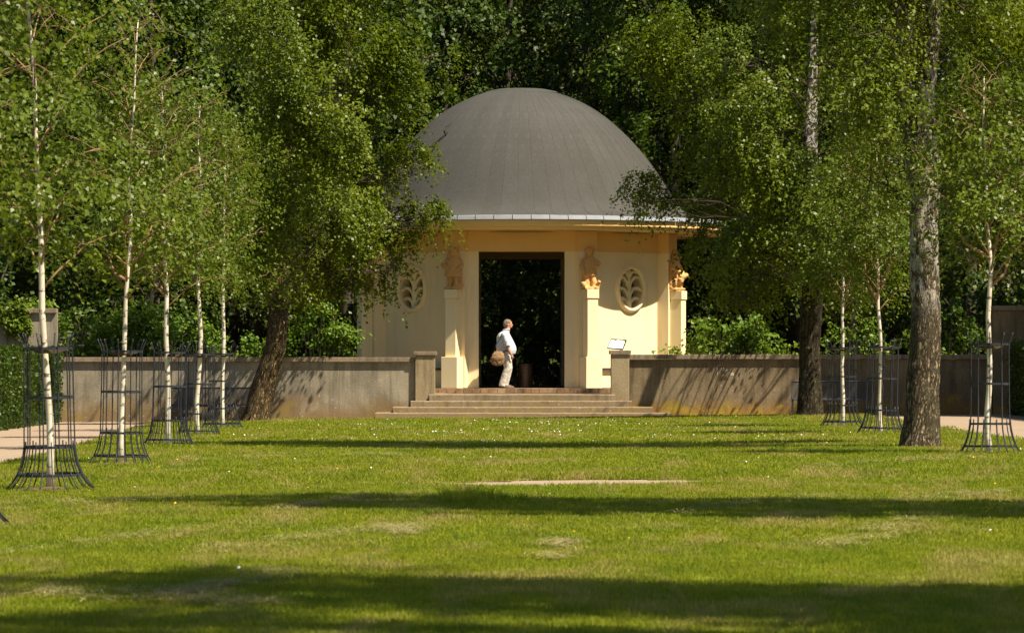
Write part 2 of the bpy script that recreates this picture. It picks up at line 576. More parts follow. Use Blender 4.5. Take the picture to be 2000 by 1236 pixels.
# ------------------------------------------------------------------ steps, landing, boundary walls
WY = 98.75          # front face of the boundary walls
stair = empty('staircase', (0.30, 97.35, 0.0))
tag(stair, 'broad pale stone steps leading up to the domed pavilion', 'steps')
STEPS = [(-3.48, 4.05, 97.30, 0.03, 0.205), (-3.04, 3.60, 97.70, 0.0, 0.350), (-2.60, 3.08, 98.08, 0.0, 0.500), (-2.13, 2.66, 98.46, 0.0, 0.665)]
for i, (x0, x1, y0, z0, z1) in enumerate(STEPS):
    mm = MB()
    n = 36
    # worn nosing: slightly wavy front edge
    V, F = [], []
    for k in range(n + 1):
        x = x0 + (x1 - x0) * k / n
        w = 0.012 * mnoise.noise(Vector((x * 2.1, i * 7.0, 0)))
        hz = 0.008 * mnoise.noise(Vector((x * 1.7, i * 7.0 + 3, 0)))
        V += [(x, y0 + w, z0 - 0.05), (x, y0 + w, z1 - 0.02 + hz), (x, y0 + 0.022 + w, z1 + hz), (x, 99.6, z1), (x, 99.6, z0 - 0.05)]
    for k in range(n):
        a = k * 5
        F += [(a + j, a + 5 + j, a + 6 + j, a + 1 + j) for j in range(4)]
    F += [(0, 1, 2, 3, 4), tuple(n * 5 + j for j in (4, 3, 2, 1, 0))]
    mm.add(V, F)
    o = mm.build('step', step_stone, stair)
    o.matrix_parent_inverse = Matrix.Translation(stair.location).inverted()
m = MB().box(-3.9, 4.5, 96.95, 97.6, 0.0, 0.045)
o = m.build('foot_slab', step_stone, stair); o.matrix_parent_inverse = Matrix.Translation(stair.location).inverted()
m = MB().box(-2.6, 3.1, 99.3, 102.1, 0.3, 0.668)
o = m.build('landing', gravel, stair); o.matrix_parent_inverse = Matrix.Translation(stair.location).inverted()


def wall_run(name, label, x0, x1, ztop, mat_, pil_x0, pil_x1, pil_top):
    root = empty(name, ((x0 + x1) / 2, WY, gz((x0 + x1) / 2)))
    tag(root, label, 'wall')
    inv = Matrix.Translation(root.location).inverted()
    mm = MB().box(x0, x1, WY, WY + 0.32, -0.25, ztop - 0.125)
    o = mm.build('wall_body', mat_, root); o.matrix_parent_inverse = inv
    # coping in lengths, joint every 2.3 m
    n = max(1, int((x1 - x0) / 2.3))
    for k in range(n):
        a = x0 + (x1 - x0) * k / n; b = x0 + (x1 - x0) * (k + 1) / n
        dz = 0.006 * mnoise.noise(Vector((k * 3.1, x0, 0)))
        c = MB().box(a + 0.004, b - 0.004, WY - 0.085, WY + 0.40, ztop - 0.122 + dz, ztop + dz).build('coping_stone', conc_cap, root, bevel=0.012)
        c.matrix_parent_inverse = inv
    if pil_x0 is not None:
        p = MB().box(pil_x0, pil_x1, WY - 0.12, WY + 0.44, -0.2, pil_top - 0.105).build('pillar', conc_pillar, root, bevel=0.012)
        p.matrix_parent_inverse = inv
        c = MB().box(pil_x0 - 0.045, pil_x1 + 0.045, WY - 0.165, WY + 0.485, pil_top - 0.103, pil_top).build('pillar_cap', conc_cap, root, bevel=0.014)
        c.matrix_parent_inverse = inv
    return root


wall_l = wall_run('boundary_wall', 'long pale weathered concrete wall with coping left of the steps', -11.74, -2.50, 1.62, conc_left, -2.494, -1.99, 1.77)
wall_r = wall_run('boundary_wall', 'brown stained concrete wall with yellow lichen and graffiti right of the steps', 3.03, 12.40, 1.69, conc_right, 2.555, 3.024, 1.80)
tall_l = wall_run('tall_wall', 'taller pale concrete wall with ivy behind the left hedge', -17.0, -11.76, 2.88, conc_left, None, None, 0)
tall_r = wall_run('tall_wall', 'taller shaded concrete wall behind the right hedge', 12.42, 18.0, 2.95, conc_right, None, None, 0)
# chalky scribble and pale patch on the right wall
chalk = plain('white_paint', (0.62, 0.58, 0.5), 0.9, 0.1, 20)
s = WY / FPX


def stroke(mb, pts, r=0.0035):
    mb.tube([(at(px, WY), WY - 0.002, up(py, WY)) for px, py in pts], r, 4)


g = MB()
stroke(g, [(1400, 716), (1401, 725), (1402, 733)])
stroke(g, [(1399, 717), (1404, 713), (1408, 712)])
stroke(g, [(1404, 724), (1405, 718), (1407, 723), (1409, 718), (1410, 723)])
stroke(g, [(1412, 719), (1410, 722), (1413, 724), (1415, 720), (1412, 718)])
stroke(g, [(1416, 724), (1417, 718), (1419, 724)])
stroke(g, [(1415, 723), (1418, 730), (1420, 724), (1428, 719)])
stroke(g, [(1421, 722), (1426, 721)])
o = g.build('graffiti', chalk, wall_r); o.matrix_parent_inverse = Matrix.Translation(wall_r.location).inverted()
g = MB()
for k in range(8):
    stroke(g, [(1425 + k * .2, 728.5 + k * .7), (1432 + k * .3, 727.6 + k * .7)], 0.0025)
stroke(g, [(1439, 731), (1441, 741)], 0.003)
o = g.build('paint_smear', chalk, wall_r); o.matrix_parent_inverse = Matrix.Translation(wall_r.location).inverted()

# ------------------------------------------------------------------ pavilion
PX, PY, FZ = 0.26, 107.4, 0.80
AP = 4.20                                   # apothem of the octagon
SIDE = 2 * AP * math.tan(R(22.5))
pav = empty('domed_pavilion', (PX, PY, 0.0))
tag(pav, 'cream octagonal pavilion with a dark grey dome and open doorway', 'pavilion')


def faceM(phi):                             # local frame of a face: x along the wall, -y outward, z up; origin on pavilion axis
    return Matrix.Rotation(phi, 4, 'Z')


def holed_panel(mb, w, z0, z1, T, cz, ra, rb, y0):
    """wall panel, width w, outer face at y=y0, thickness T, elliptic hole"""
    N = 48
    outer, inner = [], []
    for k in range(N):
        a = 2 * math.pi * (k + 0.5) / N
        inner.append((ra * math.cos(a), cz + rb * math.sin(a)))
        dx, dz = math.cos(a), math.sin(a)
        sx = (w / 2) / abs(dx) if abs(dx) > 1e-6 else 1e9
        sz = ((z1 - cz) if dz > 0 else (cz - z0)) / abs(dz) if abs(dz) > 1e-6 else 1e9
        s_ = min(sx, sz)
        outer.append((dx * s_, cz + dz * s_))
    # snap nearest outer samples to the corners
    for cxn, czn in ((-w / 2, z0), (w / 2, z0), (w / 2, z1), (-w / 2, z1)):
        k = min(range(N), key=lambda q: (outer[q][0] - cxn) ** 2 + (outer[q][1] - czn) ** 2)
        outer[k] = (cxn, czn)
    V = [(x, y0, z) for x, z in outer] + [(x, y0, z) for x, z in inner] + [(x, y0 + T, z) for x, z in outer] + [(x, y0 + T, z) for x, z in inner]
    F = []
    for k in range(N):
        j = (k + 1) % N
        F += [(k, j, N + j, N + k), (2 * N + j, 2 * N + k, 3 * N + k, 3 * N + j), (N + k, N + j, 3 * N + j, 3 * N + k), (j, k, 2 * N + k, 2 * N + j)]
    mb.add(V, F)


WT = 0.34
DOORW, DOORTOP, WTOP = 1.16, 4.47, 5.02
OVZ = 3.49
for k in range(8):
    phi = k * math.pi / 4
    M = faceM(phi)
    hw = SIDE / 2 - 0.002
    if k in (0, 4):
        for sx in (-1, 1):
            a, b = sorted((sx * DOORW, sx * hw))
            o = MB().box(a, b, -AP, -AP + WT, FZ, DOORTOP).build('door_pier', plaster, pav); o.matrix_local = M
        o = MB().box(-hw, hw, -AP, -AP + WT, DOORTOP + 0.001, WTOP).build('lintel', plaster_orange, pav); o.matrix_local = M
    else:
        mb = MB()
        holed_panel(mb, SIDE - 0.004, FZ, DOORTOP, WT, OVZ, 0.50, 0.56, -AP)
        o = mb.build('wall_panel', plaster, pav); o.matrix_local = M
        o = MB().box(-hw, hw, -AP - 0.025, -AP + WT, DOORTOP + 0.001, WTOP).build('frieze', plaster_orange, pav); o.matrix_local = M
        o = MB().box(-hw, hw, -AP - 0.045, -AP - 0.001, DOORTOP - 0.045, DOORTOP - 0.001).build('moulding', plaster_trim, pav); o.matrix_local = M
        # oval window: raised ring, stem and arching stone fronds
        ring = MB()
        N = 48
        prof = [(0.02, 0.0), (0.02, -0.075), (0.055, -0.10), (0.10, -0.085), (0.135, -0.03), (0.135, 0.0)]
        V, F = [], []
        for q in range(N):
            a = 2 * math.pi * q / N
            for (d, y) in prof:
                ra, rb = 0.46 + d, 0.52 + d
                V.append((ra * math.cos(a), -AP + y, OVZ + rb * math.sin(a)))
        for q in range(N):
            q2 = (q + 1) % N
            for j in range(len(prof) - 1):
                F.append((q * 6 + j, q * 6 + j + 1, q2 * 6 + j + 1, q2 * 6 + j))
        ring.add(V, F)
        o = ring.build('window_ring', plaster_trim, pav, smooth=True); o.matrix_local = M
        win = o
        tr = MB()
        # stem widening to the foot
        st = [(-0.54, 0.11), (-0.3, 0.075), (0.1, 0.055), (0.40, 0.045), (0.55, 0.06)]
        V, F = [], []
        for (z, w_) in st:
            V += [(-w_, -AP + 0.05, OVZ + z), (0, -AP + 0.0, OVZ + z), (w_, -AP + 0.05, OVZ + z), (w_, -AP + 0.2, OVZ + z), (-w_, -AP + 0.2, OVZ + z)]
        for q in range(len(st) - 1):
            for j in range(5):
                j2 = (j + 1) % 5
                F.append((q * 5 + j, q * 5 + j2, q * 5 + 5 + j2, q * 5 + 5 + j))
        tr.add(V, F)
        o = tr.build('stem', plaster_trim, win)
        for z0, ext, hgt in ((-0.56, 0.40, 0.30), (-0.32, 0.47, 0.34), (-0.04, 0.47, 0.36), (0.26, 0.30, 0.22)):
            for sx in (-1, 1):
                fr = MB()
                V, F = [], []
                n = 9
                for q in range(n):
                    t = 2.25 * q / (n - 1)
                    cx_, cz_ = sx * (0.03 + ext * (1 - math.cos(t)) / 1.628), OVZ + z0 + hgt * math.sin(t)
                    tx, tz = sx * ext / 1.628 * math.sin(t), hgt * math.cos(t)
                    L = math.hypot(tx, tz) or 1
                    nx, nz = -tz / L * sx, tx / L * sx
                    if q == 0: nx, nz = -1.0 * sx * sx, 0.0
                    w_ = 0.042
                    V += [(cx_ + nx * w_, -AP + 0.05, cz_ + nz * w_), (cx_, -AP + 0.005, cz_), (cx_ - nx * w_, -AP + 0.05, cz_ - nz * w_), (cx_ - nx * w_, -AP + 0.2, cz_ - nz * w_), (cx_ + nx * w_, -AP + 0.2, cz_ + nz * w_)]
                for q in range(n - 1):
                    for j in range(5):
                        j2 = (j + 1) % 5
                        F.append((q * 5 + j, q * 5 + j2, q * 5 + 5 + j2, q * 5 + 5 + j))
                fr.add(V, F)
                fr.build('frond', plaster_trim, win)
        if k in (1, 7):
            # low stone seat along the foot of the wall
            o = MB().box(-hw + 0.12, hw - 0.12, -AP - 0.36, -AP - 0.002, FZ + 0.47, FZ + 0.53).build('wall_seat', ledge_mat, pav); o.matrix_local = M
            o = MB().box(-hw + 0.2, hw - 0.2, -AP - 0.26, -AP - 0.002, FZ, FZ + 0.468).build('seat_base', plaster, pav); o.matrix_local = M
for k in range(8):
    phi = R(22.5) + k * math.pi / 4
    if k == 1: phi = R(63)
    if k == 6: phi = R(-63) + 2 * math.pi
    RV = AP / math.cos(R(22.5))
    M = faceM(phi)
    pil = MB().box(-0.27, 0.27, -RV - 0.12, -RV + 0.3, FZ, DOORTOP - 0.002).build('pilaster', plaster, pav); pil.matrix_local = M
    pil = MB().box(-0.275, 0.275, -RV - 0.125, -RV + 0.3, DOORTOP, WTOP - 0.003).build('pilaster_head', plaster_orange, pav); pil.matrix_local = M  # upper part split off to carry the ochre and its warm reflected light
    if k in (3, 4): continue
    o = MB().box(-0.235, 0.235, -RV - 0.55, -RV - 0.123, FZ - 0.01, 1.63).build('plinth', plaster_trim, pav, bevel=0.012); o.matrix_local = M
    o = MB().box(-0.155, 0.155, -RV - 0.455, -RV - 0.123, 1.632, 3.20).build('shaft', plaster_trim, pav, bevel=0.01); o.matrix_local = M
    o = MB().box(-0.175, 0.175, -RV - 0.48, -RV - 0.123, 3.202, 3.44).build('capital', plaster_trim, pav, bevel=0.01); o.matrix_local = M
# eave
soff = MB().lathe([(AP - 0.4, 5.022), (5.55, 5.03), (5.55, 5.06)], 96).build('soffit', plaster_orange, pav)
fas = MB().lathe([(5.50, 5.035), (5.58, 5.02), (5.60, 5.06), (5.60, 5.10), (5.66, 5.13), (5.67, 5.278), (5.60, 5.278)], 96).build('fascia', plaster_orange, pav)
NG = 72
gm = MB()
a_ = 2 * math.pi / NG
gm.lathe([(5.60, 5.280), (5.725, 5.280), (5.738, 5.288), (5.71, 5.385), (5.62, 5.405)], 3, a0=-a_ / 2 + 0.0016, a1=a_ / 2 - 0.0016)
gme = gm.mesh('gutter_sheet', zinc)
rng = random.Random(4)
for k in range(NG):
    o = link(bpy.data.objects.new('gutter_sheet', gme), pav)
    o.rotation_euler = (rng.uniform(-.0006, .0006), 0, k * a_)
# dome, felt strips laid as gores
PROF = [(0.62, 9.115), (1.06, 9.02), (1.55, 8.835), (1.98, 8.61), (2.37, 8.345), (2.72, 8.05), (3.08, 7.70), (3.45, 7.28), (3.78, 6.84), (4.08, 6.38), (4.33, 5.99), (4.55, 5.72), (4.82, 5.54), (5.2, 5.455), (5.66, 5.395)]
roof = MB().lathe([(0.02, 9.155), (0.35, 9.15), (0.70, 9.125), (1.0, 9.062), (1.03, 9.03)], 48).build('roof_cap', roof_felt, pav, smooth=True)
NS = 64
b_ = 2 * math.pi / NS
V, F = [], []
P2 = []
for i in range(len(PROF) - 1):
    q0, q1, q2, q3 = (Vector((*PROF[max(0, min(len(PROF) - 1, j))], 0)) for j in (i - 1, i, i + 1, i + 2))
    for t in (0.0, 0.33, 0.67):
        q = 0.5 * (2 * q1 + (q2 - q0) * t + (2 * q0 - 5 * q1 + 4 * q2 - q3) * t * t + (3 * q1 - q0 - 3 * q2 + q3) * t ** 3)
        P2.append((q.x, q.y))
P2.append(PROF[-1])
CW = 4
for (r_, z_) in P2:
    for c in range(CW + 1):
        a = -b_ / 2 - 0.004 + (b_ + 0.008) * c / CW
        lift = 0.004 * (1 - c / CW)
        V.append(((r_ + lift * .6) * math.sin(a), -(r_ + lift * .6) * math.cos(a), z_ + lift))
    # side flap to close the lap joint
for i in range(len(P2) - 1):
    for c in range(CW):
        q = i * (CW + 1) + c
        F.append((q, q + CW + 1, q + CW + 2, q + 1))
sme = MB().add(V, F).mesh('roofing_strip', roof_felt, smooth=True)
for k in range(NS):
    o = link(bpy.data.objects.new('roofing_strip', sme), pav)
    o.rotation_euler = (0, 0, k * b_ + 0.03)
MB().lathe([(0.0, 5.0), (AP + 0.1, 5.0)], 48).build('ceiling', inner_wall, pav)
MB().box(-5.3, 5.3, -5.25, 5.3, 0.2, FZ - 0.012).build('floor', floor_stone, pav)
# inner faces of the walls, interior darkness put into their brown colour
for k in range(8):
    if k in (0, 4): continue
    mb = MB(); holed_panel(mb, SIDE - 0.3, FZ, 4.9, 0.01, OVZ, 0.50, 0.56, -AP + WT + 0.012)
    o = mb.build('inner_shade_panel', inner_wall, pav); o.matrix_local = faceM(k * math.pi / 4)
# brick-on-edge threshold
bme = MB().box(-0.5, 0.5, -0.055, 0.055, -0.065, 0.065).mesh('brick', brick_mat, bevel=0.008)
rng = random.Random(8)
x = -2.9
while x < 3.0:
    w = rng.choice((0.225, 0.225, 0.11, 0.225, 0.225, 0.225))
    o = link(bpy.data.objects.new('brick', bme), pav)
    o.scale = (w - 0.012, 1, 1)
    o.location = (x + w / 2, -5.32 + rng.uniform(-.008, .008), FZ - 0.073 + rng.uniform(-.004, .004))
    x += w

# fallen branch on the dome
br = MB()
Yb = 104.5
pts = [(836, 290), (850, 279), (866, 266), (874, 260), (870, 250), (884, 240)]


def dome_point(px, py):                      # the point of the dome seen at this row and column
    for i in range(400):
        Y = 101.5 + i * 0.02
        X, Z = at(px, Y) - PX, up(py, Y)
        r_ = math.hypot(X, Y - PY)
        zr = np.interp(r_, [p[0] for p in PROF], [p[1] for p in PROF])
        if Z < zr + 0.05: return (X + PX, Y - 0.05, Z)
    return (X + PX, Y, Z)


dp = [dome_point(*p) for p in pts]
br.tube(dp[:4], [0.02, 0.022, 0.018, 0.014], 6)
br.tube(dp[3:], [0.014, 0.01, 0.007], 5)
tag(br.build('fallen_branch', twig_dark), 'thin dead forked branch lying on the left of the dome', 'branch')

# ------------------------------------------------------------------ sculptures on the piers
def statue(name, label, phi, builder, seed, turn=0.0):
    RV = AP / math.cos(R(22.5))
    r_ = RV + (0.25 if abs(phi) < 0.6 else 0.14)
    x, y = PX + r_ * math.sin(phi), PY - r_ * math.cos(phi)
    root = empty(name, (x, y, 3.44), phi + turn)
    root.scale = (1.28, 1.05, 1.03)
    tag(root, label, 'statue', 'stone figures on the pavilion piers')
    mb = MB()
    mb.box(-0.16, 0.16, -0.18, 0.17, 0.0, 0.06)
    o = None
    builder(mb)
    o = organic(mb, 'figure', plaster_sculpt, root, 0.016, 3, 0.012, seed)
    return root


def fig_cape(b):     # flared coat to the knee, one elbow out, cap
    b.loft([(0, -.02, .34, .20, .15), (0, -.02, .42, .195, .145), (0, 0, .60, .155, .12), (0, 0, .74, .15, .11), (0, 0, .82, .11, .085), (0, 0, .87, .05, .05)])
    b.tube([(-.07, -.03, .03), (-.07, -.02, .2), (-.06, -.01, .42)], [.06, .055, .07], 10)
    b.tube([(.08, -.08, .03), (.08, -.06, .2), (.06, -.01, .42)], [.06, .055, .07], 10)
    b.ball((-.07, -.1, .06), (.05, .09, .04)); b.ball((.08, -.15, .06), (.05, .09, .04))
    b.tube([(-.12, 0, .78), (-.24, -.04, .64), (-.14, -.12, .55)], [.055, .05, .04], 9)
    b.tube([(.13, 0, .78), (.19, -.02, .62), (.13, -.13, .5)], [.055, .05, .04], 9)
    b.ball((0, -.02, .965), (.085, .095, .11)); b.ball((0, -.115, .95), (.02, .025, .025))
    b.ball((0, .0, 1.03), (.1, .105, .07)); b.ball((.09, .0, .9), (.05, .06, .09)); b.ball((-.09, .0, .9), (.05, .06, .09))
    b.loft([(0, .08, .02, .14, .10), (0, .1, .4, .17, .10), (0, .1, .8, .12, .09), (0, .08, .95, .08, .07)])
    b.ball((.17, -.03, .1), (.06, .08, .09))


def fig_child(b):    # round cap, tunic, a small animal at the feet
    b.loft([(0, 0, .36, .16, .13), (0, 0, .46, .15, .125), (0, 0, .62, .135, .11), (0, 0, .76, .145, .105), (0, 0, .83, .10, .08), (0, 0, .88, .05, .05)])
    b.tube([(-.07, -.02, .03), (-.075, -.02, .22), (-.06, 0, .42)], [.055, .06, .07], 10)
    b.tube([(.08, -.06, .03), (.075, -.05, .22), (.06, 0, .42)], [.055, .06, .07], 10)
    b.ball((-.07, -.09, .055), (.05, .09, .04)); b.ball((.08, -.13, .055), (.05, .09, .04))
    b.tube([(-.13, 0, .79), (-.2, -.02, .62), (-.19, -.08, .47)], [.05, .048, .04], 9)
    b.tube([(.13, 0, .79), (.2, -.03, .66), (.12, -.12, .60)], [.05, .048, .04], 9)
    b.ball((-.19, -.1, .43), (.04, .045, .05)); b.ball((.1, -.14, .61), (.045, .04, .04))
    b.ball((0, -.02, .975), (.09, .095, .115)); b.ball((0, -.12, .965), (.02, .025, .025))
    b.ball((0, .0, 1.045), (.11, .115, .075)); b.tube([(-.1, -.03, 1.03), (0, -.12, 1.03), (.1, -.03, 1.03)], .02, 6)
    b.loft([(0, .08, .02, .15, .10), (0, .1, .4, .15, .10), (0, .1, .8, .12, .09)])
    b.ball((.15, -.08, .12), (.05, .11, .08)); b.ball((.15, -.17, .2), (.04, .05, .045)); b.tube([(.16, 0, .14), (.18, .02, .22), (.17, .0, .28)], [.02, .018, .012], 6)
    b.ball((-.17, -.06, .12), (.06, .09, .09))


def fig_hood(b):     # pointed hood, stooping, a bundle held out in front
    b.loft([(0, .02, .06, .17, .15), (0, .02, .3, .185, .16), (0, 0, .5, .18, .15), (0, -.03, .68, .165, .14), (0, -.06, .8, .12, .11), (0, -.07, .87, .06, .06)])
    b.loft([(0, -.1, .84, .09, .10), (0, -.10, .92, .11, .12), (0, -.08, 1.0, .085, .10), (0, -.06, 1.07, .05, .06), (0, -.05, 1.13, .015, .015)])
    b.ball((0, -.17, .91), (.06, .06, .075)); b.ball((0, -.235, .905), (.02, .03, .02))
    b.tube([(-.13, -.04, .76), (-.2, -.12, .6), (-.09, -.25, .5)], [.06, .055, .04], 9)
    b.tube([(.13, -.04, .76), (.2, -.12, .58), (.09, -.25, .44)], [.06, .055, .04], 9)
    b.ball((0, -.27, .38), (.12, .1, .09)); b.ball((.06, -.34, .42), (.07, .06, .06)); b.ball((-.06, -.25, .28), (.08, .09, .1))
    b.tube([(-.08, -.1, .03), (-.09, -.16, .2), (-.08, -.05, .38)], [.06, .065, .08], 9)
    b.tube([(.08, -.14, .03), (.09, -.18, .2), (.08, -.05, .38)], [.06, .065, .08], 9)
    b.ball((-.08, -.18, .05), (.05, .09, .04)); b.ball((.08, -.22, .05), (.05, .09, .04))


statue('stone_figure', 'stone figure in a flared coat on the pier left of the doorway', R(-22.5), fig_cape, 1)
statue('stone_figure', 'stone figure in a round cap on the pier right of the doorway', R(22.5), fig_child, 2)
statue('stone_figure', 'stooping hooded stone figure holding a bundle, on the rightmost pier', R(63), fig_hood, 3)
statue('stone_figure', 'stone figure hidden behind birch leaves on the leftmost pier', R(-63), fig_child, 4)

# ------------------------------------------------------------------ litter bin, sign
bin_ = empty('litter_bin', (at(1026, 104.6), 104.6, FZ - 0.012))
tag(bin_, 'dark metal cylindrical litter bin inside the doorway behind the man', 'bin')
bin_metal = plain('bin_metal', (0.15, 0.09, 0.055), 0.38, 0.3, 6, 0.5, 0.6)
MB().lathe([(0.0, 0.0), (0.2, 0.0), (0.205, 0.02), (0.205, 0.40), (0.212, 0.405), (0.212, 0.43), (0.205, 0.435), (0.205, 0.62)], 32).build('drum', bin_metal, bin_, smooth=False)
MB().lathe([(0.205, 0.60), (0.217, 0.61), (0.217, 0.645), (0.19, 0.65), (0.185, 0.5), (0.0, 0.5)], 32).build('rim', bin_metal, bin_)

sign = empty('information_board', (2.80, WY + 0.12, 1.80), R(-14))
tag(sign, 'tilted white information board with dark frame on the right gate pillar', 'sign')
TM = Matrix.Translation((-0.09, 0, 0.16)) @ Matrix.Rotation(R(-48), 4, 'X') @ Matrix.Rotation(R(6), 4, 'Y')
frame_m = plain('sign_frame', (0.04, 0.035, 0.03), 0.5, 0.1)
white_m = plain('sign_face', (0.85, 0.85, 0.84), 0.7, 0.02, 2, 0.15)
ink_m = plain('sign_ink', (0.12, 0.13, 0.15), 0.6, 0.1)
w, h = 0.195, 0.165
MB().tube([(0.02, 0.0, 0.0), (0.0, 0.02, 0.10), (-0.06, 0.03, 0.15)], 0.022, 10).build('post', frame_m, sign)
MB().box(-w, w, 0.0, 0.018, -h, h, TM).build('panel', white_m, sign)
fr = MB()
fr.box(-w - .018, w + .018, -0.008, 0.024, h, h + .018, TM).box(-w - .018, w + .018, -0.008, 0.024, -h - .018, -h, TM)
fr.box(-w - .018, -w, -0.0075, 0.0235, -h, h, TM).box(w, w + .018, -0.0075, 0.0235, -h, h, TM)
fr.build('frame', frame_m, sign)
tx = MB()
for k, (a, b, z) in enumerate(((-.15, -.09, -.055), (-.13, -.03, -.035), (-.15, -.05, -.075))):
    tx.box(a, b, -0.003, -0.001, z, z + 0.008, TM)
tx.build('print', ink_m, sign)

# ------------------------------------------------------------------ benches
def bench_proto():
    root = empty('park_bench', (0, 0, 0))
    W = 1.04
    fr_ = MB()
    fr_.tube([(-W, 0.10, .46), (-W, 0.20, .90), (W, 0.20, .90), (W, 0.10, .46), (-W, 0.10, .46)], 0.02, 8)
    fr_.build('back_frame', bench_steel, root)
    g1 = MB()
    for k in range(1, 16):
        t = k / 16
        g1.tube([(-W, 0.10 + .1 * t, .46 + .44 * t), (W, 0.10 + .1 * t, .46 + .44 * t)], 0.0045, 4)
    for k in range(1, 64):
        x_ = -W + 2 * W * k / 64
        g1.tube([(x_, 0.094, .46), (x_, 0.194, .90)], 0.0035, 4)
    g1.build('back_mesh', bench_steel, root)
    s_ = MB()
    s_.tube([(-W, 0.1, .45), (-W, -0.36, .44), (W, -0.36, .44), (W, 0.1, .45)], 0.018, 8)
    s_.build('seat_frame', bench_steel, root)
    g2 = MB()
    for k in range(1, 16):
        y_ = 0.1 - .46 * k / 16
        g2.tube([(-W, y_, .447), (W, y_, .447)], 0.0045, 4)
    for k in range(1, 64):
        x_ = -W + 2 * W * k / 64
        g2.tube([(x_, .1, .442), (x_, -.36, .442)], 0.0035, 4)
    g2.build('seat_mesh', bench_steel, root)
    for sx in (-1, 1):
        l_ = MB()
        l_.box(sx * W - .022, sx * W + .022, -0.02, 0.03, -0.03, .45)
        l_.box(sx * W - .022, sx * W + .022, -0.30, 0.12, .40, .43)
        l_.build('leg', bench_steel, root)
    return root


bn = bench_proto()
bn.location = (8.22, 97.9, gz(8.2))
tag(bn, 'grey steel mesh bench against the brown wall on the right', 'bench', 'mesh benches along the wall')
b2 = copy_tree(bn)
b2.location = (-7.72, 97.9, gz(-7.7) - 0.03)
tag(b2, 'grey steel mesh bench against the pale wall behind the left tree guards', 'bench', 'mesh benches along the wall')

# ------------------------------------------------------------------ tree guards
def guard_meshes():
    d = {}
    prof_low = [(0.545, 0.0), (0.47, 0.075), (0.40, 0.18), (0.352, 0.30), (0.325, 0.42), (0.31, 0.52)]
    d['long'] = MB().tube([(r_, 0, z) for r_, z in prof_low] + [(0.305, 0, 0.8), (0.30, 0, 1.3), (0.298, 0, 1.70), (0.31, 0, 1.77), (0.345, 0, 1.85), (0.365, 0, 1.90)], 0.0088, 6).mesh('long_bar', iron, True)
    d['short'] = MB().tube([(r_, 0, z) for r_, z in prof_low] + [(0.31, 0, 0.585)], 0.0082, 6).mesh('short_bar', iron, True)

    def ring(r_, z):
        V, F = [], []
        N = 36
        for q in range(N):
            a = 2 * math.pi * q / N
            c_, s_ = math.cos(a), math.sin(a)
            V += [((r_ - .006) * c_, (r_ - .006) * s_, z - .016), ((r_ + .006) * c_, (r_ + .006) * s_, z - .016), ((r_ + .006) * c_, (r_ + .006) * s_, z + .016), ((r_ - .006) * c_, (r_ - .006) * s_, z + .016)]
        for q in range(N):
            q2 = (q + 1) % N
            for j in range(4):
                j2 = (j + 1) % 4
                F.append((q * 4 + j, q2 * 4 + j, q2 * 4 + j2, q * 4 + j2))
        return MB().add(V, F)
    d['rings'] = [ring(r_, z).mesh('hoop', iron) for r_, z in ((0.292, 1.72), (0.292, 1.12), (0.297, 0.515), (0.39, 0.175))]
    # three tapering rubber straps dipping to the trunk
    V, F = [], []
    for q in range(7):
        t = q / 6
        r_ = 0.05 + 0.235 * t
        z = 1.655 + 0.055 * t ** 1.5
        w_ = 0.055 * (1 - t) + 0.018
        V += [(r_, -w_, z), (r_, w_, z), (r_, w_, z + 0.012 + 0.03 * (1 - t)), (r_, -w_, z + 0.012 + 0.03 * (1 - t))]
    for q in range(6):
        for j in range(4):
            j2 = (j + 1) % 4
            F.append((q * 4 + j, q * 4 + j2, q * 4 + 4 + j2, q * 4 + 4 + j))
    F += [(3, 2, 1, 0), (24, 25, 26, 27)]
    d['strap'] = MB().add(V, F).mesh('tree_strap', collar_mat)
    return d


GMESH = guard_meshes()


def tree_guard(x, y, z, rz, label, nlong=10, lean=(0, 0)):
    root = empty('tree_guard', (x, y, z), rz)
    root.rotation_euler = (lean[0], lean[1], rz)
    tag(root, label, 'tree guard', 'iron guards around the young birches')
    for k in range(nlong):
        o = link(bpy.data.objects.new('long_bar', GMESH['long']), root); o.rotation_euler = (0, 0, 2 * math.pi * k / nlong)
        o = link(bpy.data.objects.new('short_bar', GMESH['short']), root); o.rotation_euler = (0, 0, 2 * math.pi * (k + .5) / nlong)
    for me in GMESH['rings']:
        link(bpy.data.objects.new('hoop', me), root)
    for k in range(3):
        o = link(bpy.data.objects.new('tree_strap', GMESH['strap']), root); o.rotation_euler = (0, 0, 2 * math.pi * k / 3 + 0.35)
    return root


